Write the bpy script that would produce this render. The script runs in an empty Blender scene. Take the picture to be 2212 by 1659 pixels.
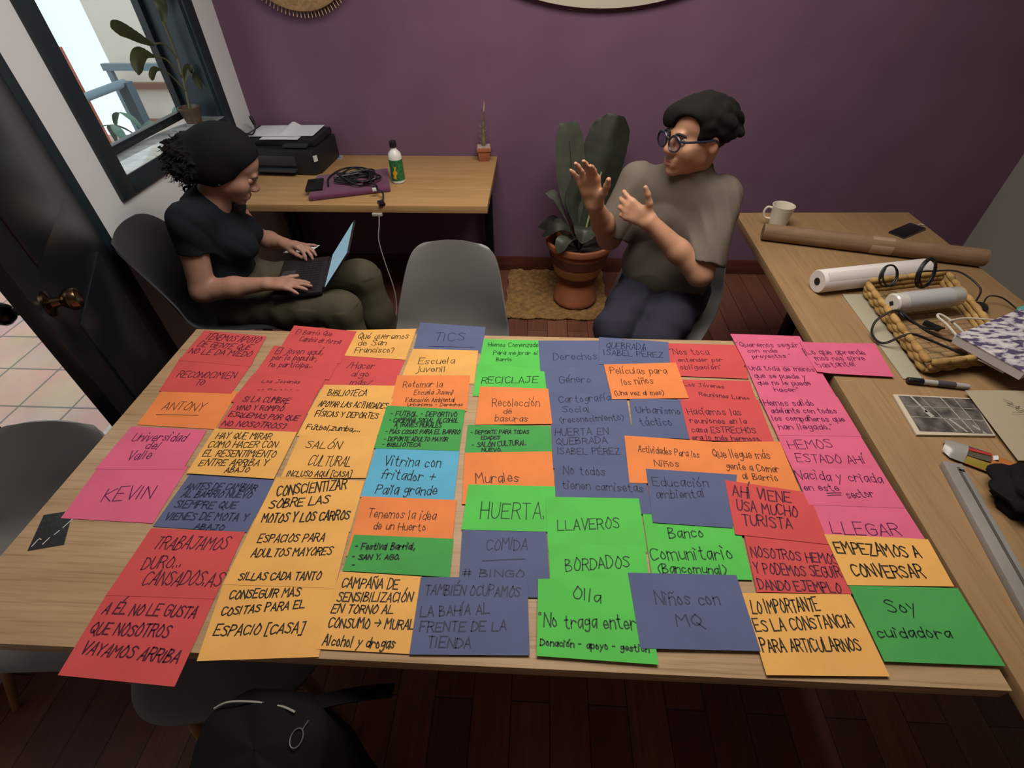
import bpy, bmesh, math, random, re
import numpy as np
from mathutils import Vector, Matrix
random.seed(7)
PI=math.pi
SC=bpy.context.scene
COL=SC.collection
# ---------------------------------------------------------------- camera
cd=bpy.data.cameras.new('camera'); cam=bpy.data.objects.new('camera',cd); COL.objects.link(cam)
_dn=Vector((14,1150,1068)).normalized(); _up=-_dn
_yy=Vector((71,-992,1068)); _yy=(_yy-_up*_yy.dot(_up)).normalized(); _xx=_yy.cross(_up)
CR=Matrix((_xx,_yy,_up))                      # image frame (x right, y down, z forward) to the room
rot=Matrix((CR.col[0],-CR.col[1],-CR.col[2])).transposed()
cam.matrix_world=Matrix.Translation((0,0,1.75))@rot.to_4x4()
cd.sensor_fit='HORIZONTAL'; cd.sensor_width=36.0; cd.lens=36.0*1068/2212; cd.clip_start=.02; cd.clip_end=60
SC.camera=cam
# ---------------------------------------------------------------- sky, lights, exposure
W=bpy.data.worlds.new('sky'); SC.world=W; W.use_nodes=True
bg=W.node_tree.nodes['Background']; bg.inputs[0].default_value=(.86,.93,1,1); bg.inputs[1].default_value=1.8
def area(name,loc,rot,size,sizey,power,color):
    l=bpy.data.lights.new(name,'AREA'); l.shape='RECTANGLE'; l.size=size; l.size_y=sizey; l.energy=power; l.color=color
    o=bpy.data.objects.new(name,l); o.location=loc; o.rotation_euler=rot; COL.objects.link(o); return o
area('ceiling_lamp_light',(.15,1.45,2.7),(0,0,0),1.5,1.1,60,(1,.94,.86))
sun=bpy.data.lights.new('sun','SUN'); sun.energy=.5; sun.angle=.2; sun.color=(1,.97,.92)
so=bpy.data.objects.new('sun',sun); so.rotation_euler=(math.radians(38),math.radians(-28),0); COL.objects.link(so)
SC.view_settings.view_transform='Standard'; SC.view_settings.look='None'; SC.view_settings.gamma=1
SC.view_settings.exposure=0.0; SC.view_settings.use_curve_mapping=False
# ---------------------------------------------------------------- materials
def lin(c):
    if isinstance(c,str): c=[int(c[i:i+2],16)/255 for i in (0,2,4)]
    return tuple(x/12.92 if x<=.04045 else ((x+.055)/1.055)**2.4 for x in c)+(1,)
MATS={}
def mat(name,col,rough=.6,metal=0,noise=None,bump=None,spec=.5,coat=0,emit=None,sheen=0):
    """noise=(scale,col2,(sx,sy,sz)) mottles the colour; bump=(scale,strength[,stretch])"""
    if name in MATS: return MATS[name]
    m=bpy.data.materials.new(name); m.use_nodes=True; nt=m.node_tree; b=nt.nodes['Principled BSDF']
    b.inputs['Base Color'].default_value=lin(col); b.inputs['Roughness'].default_value=rough; b.inputs['Metallic'].default_value=metal
    b.inputs['Specular IOR Level'].default_value=spec; b.inputs['Coat Weight'].default_value=coat
    if sheen: b.inputs['Sheen Weight'].default_value=sheen
    if emit: b.inputs['Emission Color'].default_value=lin(emit[0]); b.inputs['Emission Strength'].default_value=emit[1]
    tc=None
    def coords(st):
        nonlocal tc
        if tc is None: tc=nt.nodes.new('ShaderNodeTexCoord')
        mp=nt.nodes.new('ShaderNodeMapping'); mp.inputs['Scale'].default_value=st; nt.links.new(tc.outputs['Object'],mp.inputs[0]); return mp.outputs[0]
    if noise:
        st=noise[2] if len(noise)>2 else (1,1,1)
        n=nt.nodes.new('ShaderNodeTexNoise'); n.inputs['Scale'].default_value=noise[0]; n.inputs['Detail'].default_value=6
        nt.links.new(coords(st),n.inputs['Vector'])
        r=nt.nodes.new('ShaderNodeValToRGB'); r.color_ramp.elements[0].position=.35; r.color_ramp.elements[1].position=.68
        r.color_ramp.elements[0].color=lin(col); r.color_ramp.elements[1].color=lin(noise[1])
        nt.links.new(n.outputs['Fac'],r.inputs[0]); nt.links.new(r.outputs[0],b.inputs['Base Color'])
    if bump:
        n=nt.nodes.new('ShaderNodeTexNoise'); n.inputs['Scale'].default_value=bump[0]; n.inputs['Detail'].default_value=4
        nt.links.new(coords(bump[2] if len(bump)>2 else (1,1,1)),n.inputs['Vector'])
        bp=nt.nodes.new('ShaderNodeBump'); bp.inputs['Strength'].default_value=bump[1]; bp.inputs['Distance'].default_value=.004
        nt.links.new(n.outputs['Fac'],bp.inputs['Height']); nt.links.new(bp.outputs[0],b.inputs['Normal'])
    MATS[name]=m; return m
def wood(name,c1,c2,c3,axis,rough=.5):
    """long-grained board; axis = grain direction"""
    m=bpy.data.materials.new(name); m.use_nodes=True; nt=m.node_tree; b=nt.nodes['Principled BSDF']; b.inputs['Roughness'].default_value=rough
    b.inputs['Specular IOR Level'].default_value=.35
    tc=nt.nodes.new('ShaderNodeTexCoord')
    def ns(scale,st,det):
        mp=nt.nodes.new('ShaderNodeMapping'); mp.inputs['Scale'].default_value=st; nt.links.new(tc.outputs['Object'],mp.inputs[0])
        n=nt.nodes.new('ShaderNodeTexNoise'); n.inputs['Scale'].default_value=scale; n.inputs['Detail'].default_value=det; n.inputs['Roughness'].default_value=.65
        nt.links.new(mp.outputs[0],n.inputs['Vector']); return n.outputs['Fac']
    s1=(1,9,9) if axis=='x' else (9,1,9); s2=(1,40,40) if axis=='x' else (40,1,40)
    r=nt.nodes.new('ShaderNodeValToRGB'); e=r.color_ramp.elements; e[0].position=.3; e[0].color=lin(c2); e[1].position=.7; e[1].color=lin(c1)
    nt.links.new(ns(2.2,s1,8),r.inputs[0])
    r2=nt.nodes.new('ShaderNodeValToRGB'); r2.color_ramp.elements[0].position=.5; r2.color_ramp.elements[1].position=.78
    r2.color_ramp.elements[0].color=(0,0,0,1); r2.color_ramp.elements[1].color=(1,1,1,1); nt.links.new(ns(3.2,s2,3),r2.inputs[0])
    mx=nt.nodes.new('ShaderNodeMix'); mx.data_type='RGBA'; nt.links.new(r2.outputs[0],mx.inputs[0]); nt.links.new(r.outputs[0],mx.inputs[6]); mx.inputs[7].default_value=lin(c3)
    nt.links.new(mx.outputs[2],b.inputs['Base Color']); return m
def tiles(name,c1,c2,cm,bw,bh,mort,offset,rough,rotz=0,grain=None,loc=(0,0,0)):
    m=bpy.data.materials.new(name); m.use_nodes=True; nt=m.node_tree; b=nt.nodes['Principled BSDF']; b.inputs['Roughness'].default_value=rough
    tc=nt.nodes.new('ShaderNodeTexCoord'); mp=nt.nodes.new('ShaderNodeMapping'); mp.inputs['Rotation'].default_value=(0,0,rotz); mp.inputs['Location'].default_value=loc
    nt.links.new(tc.outputs['Object'],mp.inputs[0])
    t=nt.nodes.new('ShaderNodeTexBrick'); t.offset=offset; t.inputs['Scale'].default_value=1; t.inputs['Brick Width'].default_value=bw; t.inputs['Row Height'].default_value=bh
    t.inputs['Mortar Size'].default_value=mort; t.inputs['Color1'].default_value=lin(c1); t.inputs['Color2'].default_value=lin(c2); t.inputs['Mortar'].default_value=lin(cm)
    t.inputs['Mortar Smooth'].default_value=.2; t.inputs['Bias'].default_value=0
    nt.links.new(mp.outputs[0],t.inputs['Vector'])
    n=nt.nodes.new('ShaderNodeTexNoise'); n.inputs['Scale'].default_value=4; n.inputs['Detail'].default_value=6
    mp2=nt.nodes.new('ShaderNodeMapping'); mp2.inputs['Scale'].default_value=grain or (1,1,1); nt.links.new(tc.outputs['Object'],mp2.inputs[0]); nt.links.new(mp2.outputs[0],n.inputs['Vector'])
    mx=nt.nodes.new('ShaderNodeMix'); mx.data_type='RGBA'; mx.blend_type='OVERLAY'; mx.inputs[0].default_value=.55 if grain else .35
    nt.links.new(t.outputs['Color'],mx.inputs[6]); nt.links.new(n.outputs['Color'],mx.inputs[7])
    hs=nt.nodes.new('ShaderNodeHueSaturation'); hs.inputs['Saturation'].default_value=.9; nt.links.new(mx.outputs[2],hs.inputs['Color'])
    nt.links.new(hs.outputs[0],b.inputs['Base Color'])
    bp=nt.nodes.new('ShaderNodeBump'); bp.inputs['Strength'].default_value=.4; bp.inputs['Distance'].default_value=.004; bp.invert=True
    nt.links.new(t.outputs['Fac'],bp.inputs['Height']); nt.links.new(bp.outputs[0],b.inputs['Normal']); return m
def glass(name,tint,gloss=.12):
    m=bpy.data.materials.new(name); m.use_nodes=True; nt=m.node_tree; nt.nodes.clear()
    o=nt.nodes.new('ShaderNodeOutputMaterial'); t=nt.nodes.new('ShaderNodeBsdfTransparent'); t.inputs[0].default_value=tint
    g=nt.nodes.new('ShaderNodeBsdfGlossy'); g.inputs['Roughness'].default_value=.03; x=nt.nodes.new('ShaderNodeMixShader')
    lw=nt.nodes.new('ShaderNodeLayerWeight'); lw.inputs[0].default_value=.35; mu=nt.nodes.new('ShaderNodeMath'); mu.operation='MULTIPLY'; mu.inputs[1].default_value=gloss
    nt.links.new(lw.outputs['Facing'],mu.inputs[0]); nt.links.new(mu.outputs[0],x.inputs[0]); nt.links.new(t.outputs[0],x.inputs[1]); nt.links.new(g.outputs[0],x.inputs[2]); nt.links.new(x.outputs[0],o.inputs[0]); return m
def blotch(name,c1,c2,c3,scale,rough=.6,st=(1,1,1),p=(.45,.5,.62)):
    """printed or woven pattern of hard blotches in three colours"""
    m=bpy.data.materials.new(name); m.use_nodes=True; nt=m.node_tree; b=nt.nodes['Principled BSDF']; b.inputs['Roughness'].default_value=rough
    tc=nt.nodes.new('ShaderNodeTexCoord'); mp=nt.nodes.new('ShaderNodeMapping'); mp.inputs['Scale'].default_value=st; nt.links.new(tc.outputs['Object'],mp.inputs[0])
    n=nt.nodes.new('ShaderNodeTexNoise'); n.inputs['Scale'].default_value=scale; n.inputs['Detail'].default_value=5; nt.links.new(mp.outputs[0],n.inputs['Vector'])
    r=nt.nodes.new('ShaderNodeValToRGB'); e=r.color_ramp.elements; e[0].position=p[0]; e[0].color=lin(c1); e[1].position=p[1]; e[1].color=lin(c2); k=e.new(p[2]); k.color=lin(c3)
    nt.links.new(n.outputs['Fac'],r.inputs[0]); nt.links.new(r.outputs[0],b.inputs['Base Color']); return m
# ---------------------------------------------------------------- mesh helpers
def frame(d,hint=Vector((0,0,1))):
    d=d.normalized()
    if abs(d.dot(hint))>.95: hint=Vector((1,0,0))
    a=d.cross(hint).normalized(); return a,a.cross(d).normalized()
def smoothpts(pts,n=6,closed=False):
    P=[Vector(p) for p in pts]; out=[]; N=len(P)
    rng=range(N) if closed else range(N-1)
    for i in rng:
        p0=P[i-1] if (closed or i>0) else P[0]; p1=P[i]; p2=P[(i+1)%N]; p3=P[(i+2)%N] if (closed or i+2<N) else P[-1]
        for j in range(n):
            t=j/n; out.append(.5*((2*p1)+(p2-p0)*t+(2*p0-5*p1+4*p2-p3)*t*t+(3*p1-p0-3*p2+p3)*t**3))
    if not closed: out.append(P[-1])
    return out
class MB:
    def __init__(s): s.v=[]; s.f=[]
    def add(s,v,f):
        k=len(s.v); s.v+=[tuple(p) for p in v]; s.f+=[tuple(i+k for i in q) for q in f]; return s
    def box(s,c,d,rz=0,M=None):
        x,y,z=d[0]/2,d[1]/2,d[2]/2; V=[Vector((a*x,b*y,e*z)) for a in (-1,1) for b in (-1,1) for e in (-1,1)]
        R=M if M is not None else Matrix.Rotation(rz,3,'Z'); c=Vector(c)
        return s.add([R@p+c for p in V],[(0,1,3,2),(4,6,7,5),(0,4,5,1),(2,3,7,6),(0,2,6,4),(1,5,7,3)])
    def prism(s,poly,z0,z1):
        n=len(poly); v=[(*p,z0) for p in poly]+[(*p,z1) for p in poly]
        return s.add(v,[tuple(range(n))[::-1],tuple(range(n,2*n))]+[(i,(i+1)%n,n+(i+1)%n,n+i) for i in range(n)])
    def tube(s,pts,r,seg=8,closed=False,flat=1):
        P=[Vector(p) for p in pts]; n=len(P); R=r if isinstance(r,(list,tuple)) else [r]*n
        v=[]; a=None
        for i in range(n):
            t=(P[(i+1)%n]-P[i-1]) if closed or 0<i<n-1 else (P[1]-P[0] if i==0 else P[-1]-P[-2])
            if t.length<1e-9: t=Vector((0,0,1))
            t.normalize()
            if a is None: a,_=frame(t)
            a=(a-t*a.dot(t)).normalized(); b=t.cross(a)
            v+=[P[i]+(a*math.cos(2*PI*k/seg)+b*math.sin(2*PI*k/seg)*flat)*R[i] for k in range(seg)]
        f=[]
        for i in range(n if closed else n-1):
            j=(i+1)%n
            f+=[(i*seg+k,i*seg+(k+1)%seg,j*seg+(k+1)%seg,j*seg+k) for k in range(seg)]
        if not closed: f+=[tuple(range(seg))[::-1],tuple((n-1)*seg+k for k in range(seg))]
        return s.add(v,f)
    def lathe(s,prof,seg=28,c=(0,0,0),M=None):
        c=Vector(c); M=M or Matrix.Identity(3); v=[]
        for r,z in prof: v+=[M@Vector((r*math.cos(2*PI*k/seg),r*math.sin(2*PI*k/seg),z))+c for k in range(seg)]
        f=[]; n=len(prof)
        for i in range(n-1): f+=[(i*seg+k,i*seg+(k+1)%seg,(i+1)*seg+(k+1)%seg,(i+1)*seg+k) for k in range(seg)]
        f+=[tuple(range(seg))[::-1],tuple((n-1)*seg+k for k in range(seg))]
        return s.add(v,f)
    def sheet(s,fn,nu,nv,th=None):
        """fn(u,v)->point; th gives it thickness along its normals"""
        P=[[Vector(fn(i/nu,j/nv)) for j in range(nv+1)] for i in range(nu+1)]
        top=[p for r in P for p in r]; w=nv+1
        f=[(i*w+j,(i+1)*w+j,(i+1)*w+j+1,i*w+j+1) for i in range(nu) for j in range(nv)]
        if not th: return s.add(top,f)
        N=[]
        for i in range(nu+1):
            for j in range(nv+1):
                du=P[min(i+1,nu)][j]-P[max(i-1,0)][j]; dv=P[i][min(j+1,nv)]-P[i][max(j-1,0)]
                n=du.cross(dv); N.append(n.normalized() if n.length>1e-12 else Vector((0,0,1)))
        bot=[p-n*th for p,n in zip(top,N)]; k=len(top)
        f+=[tuple(x+k for x in q[::-1]) for q in f]
        rim=[i*w for i in range(nu+1)]+[nu*w+j for j in range(1,w)]+[i*w+nv for i in range(nu-1,-1,-1)]+[j for j in range(nv-1,0,-1)]
        f+=[(rim[i],rim[(i+1)%len(rim)],rim[(i+1)%len(rim)]+k,rim[i]+k)[::-1] for i in range(len(rim))]
        return s.add(top+bot,f)
    def ball(s,c,r,seg=12,M=None):
        r=r if isinstance(r,(tuple,list)) else (r,r,r); c=Vector(c); M=M or Matrix.Identity(3); n=seg//2; v=[]
        for i in range(n+1):
            a=PI*i/n; q=max(math.sin(a),1e-4)
            v+=[M@Vector((r[0]*q*math.cos(2*PI*k/seg),r[1]*q*math.sin(2*PI*k/seg),r[2]*math.cos(a)))+c for k in range(seg)]
        f=[]
        for i in range(n): f+=[(i*seg+k,(i+1)*seg+k,(i+1)*seg+(k+1)%seg,i*seg+(k+1)%seg) for k in range(seg)]
        return s.add(v,f)
    def build(s,name,m,parent=None,bevel=0,world=True,seg=2,sharp=40):
        return link(name,s.v,s.f,m,parent,bevel,world,seg,sharp)
def rootmat(p): return Matrix.Translation(p.location)@Matrix.Rotation(p.rotation_euler[2],4,'Z')
def link(name,v,f,m,parent=None,bevel=0,world=True,seg=2,sharp=40):
    me=bpy.data.meshes.new(name); me.from_pydata([tuple(p) for p in v],[],f)
    bm=bmesh.new(); bm.from_mesh(me); bmesh.ops.recalc_face_normals(bm,faces=bm.faces)
    if bevel: bmesh.ops.bevel(bm,geom=[e for e in bm.edges if len(e.link_faces)==2 and e.calc_face_angle(0)>.6],offset=bevel,segments=seg,profile=.6,affect='EDGES',clamp_overlap=True)
    if world:                                     # vertices came in room coordinates: move them to the owner's frame
        if parent is not None:
            q=parent; chain=[]
            while q is not None: chain.append(rootmat(q)); q=q.parent
            Mx=Matrix.Identity(4)
            for c in chain: Mx=c@Mx
            bm.transform(Mx.inverted())
    bm.to_mesh(me); bm.free()
    me.shade_smooth(); me.set_sharp_from_angle(angle=math.radians(sharp))
    if m: me.materials.append(m)
    o=bpy.data.objects.new(name,me); COL.objects.link(o)
    if parent is not None: o.parent=parent
    elif world:
        V=[x.co for x in me.vertices]; c=Vector(((min(p.x for p in V)+max(p.x for p in V))/2,(min(p.y for p in V)+max(p.y for p in V))/2,min(p.z for p in V)))
        me.transform(Matrix.Translation(-c)); o.location=c
    return o
def tag(o,label,cat,group=None,kind=None):
    o['label']=label; o['category']=cat
    if group: o['group']=group
    if kind: o['kind']=kind
    return o
def thing(name,label,cat,loc,rz=0,group=None):
    o=bpy.data.objects.new(name,None); COL.objects.link(o); o.location=loc; o.rotation_euler=(0,0,rz); o.empty_display_size=.1
    return tag(o,label,cat,group)
def struct(o): o['kind']='structure'; return o
def copy_tree(o,parent=None):
    c=o.copy(); COL.objects.link(c); c.parent=parent
    for ch in list(o.children): copy_tree(ch,c)
    return c
# ---------------------------------------------------------------- room shell
m_white=mat('plaster_white','cfcfd1',.9,bump=(60,.15))
m_grey=mat('plaster_grey','8f8a80',.9,bump=(60,.15))
m_purple=mat('plaster_purple','705268',.85,noise=(3,'694b61'),bump=(45,.2))
m_dark=mat('dark_green_paint','18252b',.45,noise=(6,'1e2d33'))
m_ceil=mat('ceiling_paint','d8d4cc',.9)
m_floor=tiles('floor_planks','5c2f22','7c4832','21100b',1.9,.118,.0016,.37,.42,rotz=PI/2,grain=(26,1.1,1))
m_patio=tiles('terracotta_tile','b3917c','a78a78','6b625a',.28,.28,.006,0,.8,loc=(-.12,-.13,0))
b=MB().box((.55,.45,-.05),(4.42,5.3,.1)); struct(b.build('floor',m_floor))
b=MB().box((-4.95,1.5,-.06),(6.1,9,.1)); struct(tag(b.build('patio_floor',m_patio),'terracotta tiled patio outside the open door','floor'))
b=MB().box((-1.845,1.3,-.035),(.37,.86,.075)); struct(b.build('trim_1',mat('threshold_stone','b9b2a8',.7,noise=(20,'a39c92'))))
b=MB().box((.55,3.11,1.4),(4.6,.12,2.8)); struct(b.build('wall_back',m_purple))
b=MB().box((2.78,.45,1.4),(.12,5.2,2.8)); struct(b.build('wall_right',m_grey))
b=MB().box((.55,-2.16,1.4),(4.6,.12,2.8)); struct(b.build('wall_front',m_white))
b=MB().box((.55,.45,2.8),(4.6,5.4,.1)); struct(b.build('ceiling',m_ceil))
b=MB(); xw=-1.76
def wl(y0,y1,z0,z1): b.box((xw,(y0+y1)/2,(z0+z1)/2),(.2,y1-y0,z1-z0))
wl(-2.1,.9,0,2.75); wl(.9,1.72,2.12,2.75); wl(1.72,1.94,0,2.75); wl(1.94,2.77,0,1.03); wl(1.94,2.77,2.3,2.75); wl(2.77,3.05,0,2.75)
struct(b.build('wall_left',m_white))
m_base=mat('baseboard_wood','4a241c',.45,noise=(5,'5c2f24',(1,8,8)))
struct(MB().box((.55,3.042,.05),(4.3,.016,.1)).build('baseboard_back',m_base,bevel=.003))
struct(MB().box((2.712,.45,.05),(.016,5.1,.1)).build('baseboard_right',m_base,bevel=.003))
# window in the left wall
win=MB(); y0,y1,z0,z1=1.94,2.77,1.03,2.3
xf=-1.652
win.box((xf,1.902,1.665),(.02,.076,1.418)); win.box((xf,2.806,1.665),(.02,.072,1.418)); win.box((xf,2.355,.993),(.02,.83,.074)); win.box((xf,2.355,2.337),(.02,.83,.074))
wf=struct(win.build('window_1',m_dark,bevel=.003))
r=MB(); r.box((-1.755,y0+.006,1.665),(.19,.012,1.27)); r.box((-1.755,y1-.006,1.665),(.19,.012,1.27)); r.box((-1.755,2.355,2.294),(.19,.82,.012)); r.build('window_reveal',m_dark,wf)
r=MB()
for yy,hh in ((y0+.03,0),(y1-.022,0)): r.box((-1.845,yy,1.66),(.035,.04,1.25))
r.box((-1.845,2.355,1.052),(.035,.8,.034)); r.box((-1.845,2.355,2.27),(.035,.8,.04)); r.build('window_sash',mat('sash_black','10181b',.4),wf,bevel=.003)
MB().box((-1.848,2.36,1.66),(.005,.76,1.2)).build('window_pane',glass('window_glass',(.93,.97,.97,1)),wf)
MB().box((-1.75,2.355,1.022),(.21,.82,.02)).build('window_sill',mat('polished_sill','b9bcb8',.12,noise=(7,'8b908e',(1,4,1)),coat=.6),wf,bevel=.003)
# doorway: frame and the leaf standing ajar into the room
d=MB(); d.box((-1.76,.93,1.06),(.215,.06,2.12)); d.box((-1.76,1.695,1.06),(.215,.05,2.12)); d.box((-1.76,1.31,2.09),(.215,.82,.06))
struct(d.build('trim_2',m_dark,bevel=.003))
H=Vector((-1.645,1.672,0)); dd=Vector((.497,-.868,0)).normalized(); nn=Vector((dd.y*-1,dd.x,0)).normalized()
if nn.x<0: nn=-nn
DM=Matrix((dd,nn,Vector((0,0,1)))).transposed()
def dpt(a,n,z): return H+dd*a+nn*n+Vector((0,0,z))
m_door=mat('door_paint','0e1216',.3,noise=(5,'14191e'),bump=(30,.1,(1,1,.1)))
dm=MB().box(dpt(.4,-.02,1.03),(.8,.04,2.04),M=DM)
door=struct(dm.build('door_1',m_door,bevel=.003))
for zc,hh in ((.55,.72),(1.5,.8)):
    p=MB().box(dpt(.4,.002,zc),(.5,.012,hh),M=DM); p.build('door_panel',m_door,door,bevel=.005)
m_brass=mat('aged_brass','6b5a45',.22,1)
for sgn,n0 in ((1,0),(-1,-.04)):
    k=MB(); c=dpt(.735,n0,1.03); ax=nn*sgn; A,B=frame(ax); KM=Matrix((A,B,ax)).transposed()
    k.lathe([(.034,0),(.034,.006),(.015,.012),(.012,.03),(.02,.036),(.029,.048),(.031,.058),(.026,.07),(.012,.076)],20,c,KM)
    k.build('door_knob',m_brass if sgn>0 else mat('dark_bronze','2a2723',.25,.9),door)
for zz in (.25,1.8):
    k=MB(); k.tube([dpt(0,.004,zz-.05),dpt(0,.004,zz+.05)],.008); k.build('door_hinge',m_brass,door)
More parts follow.
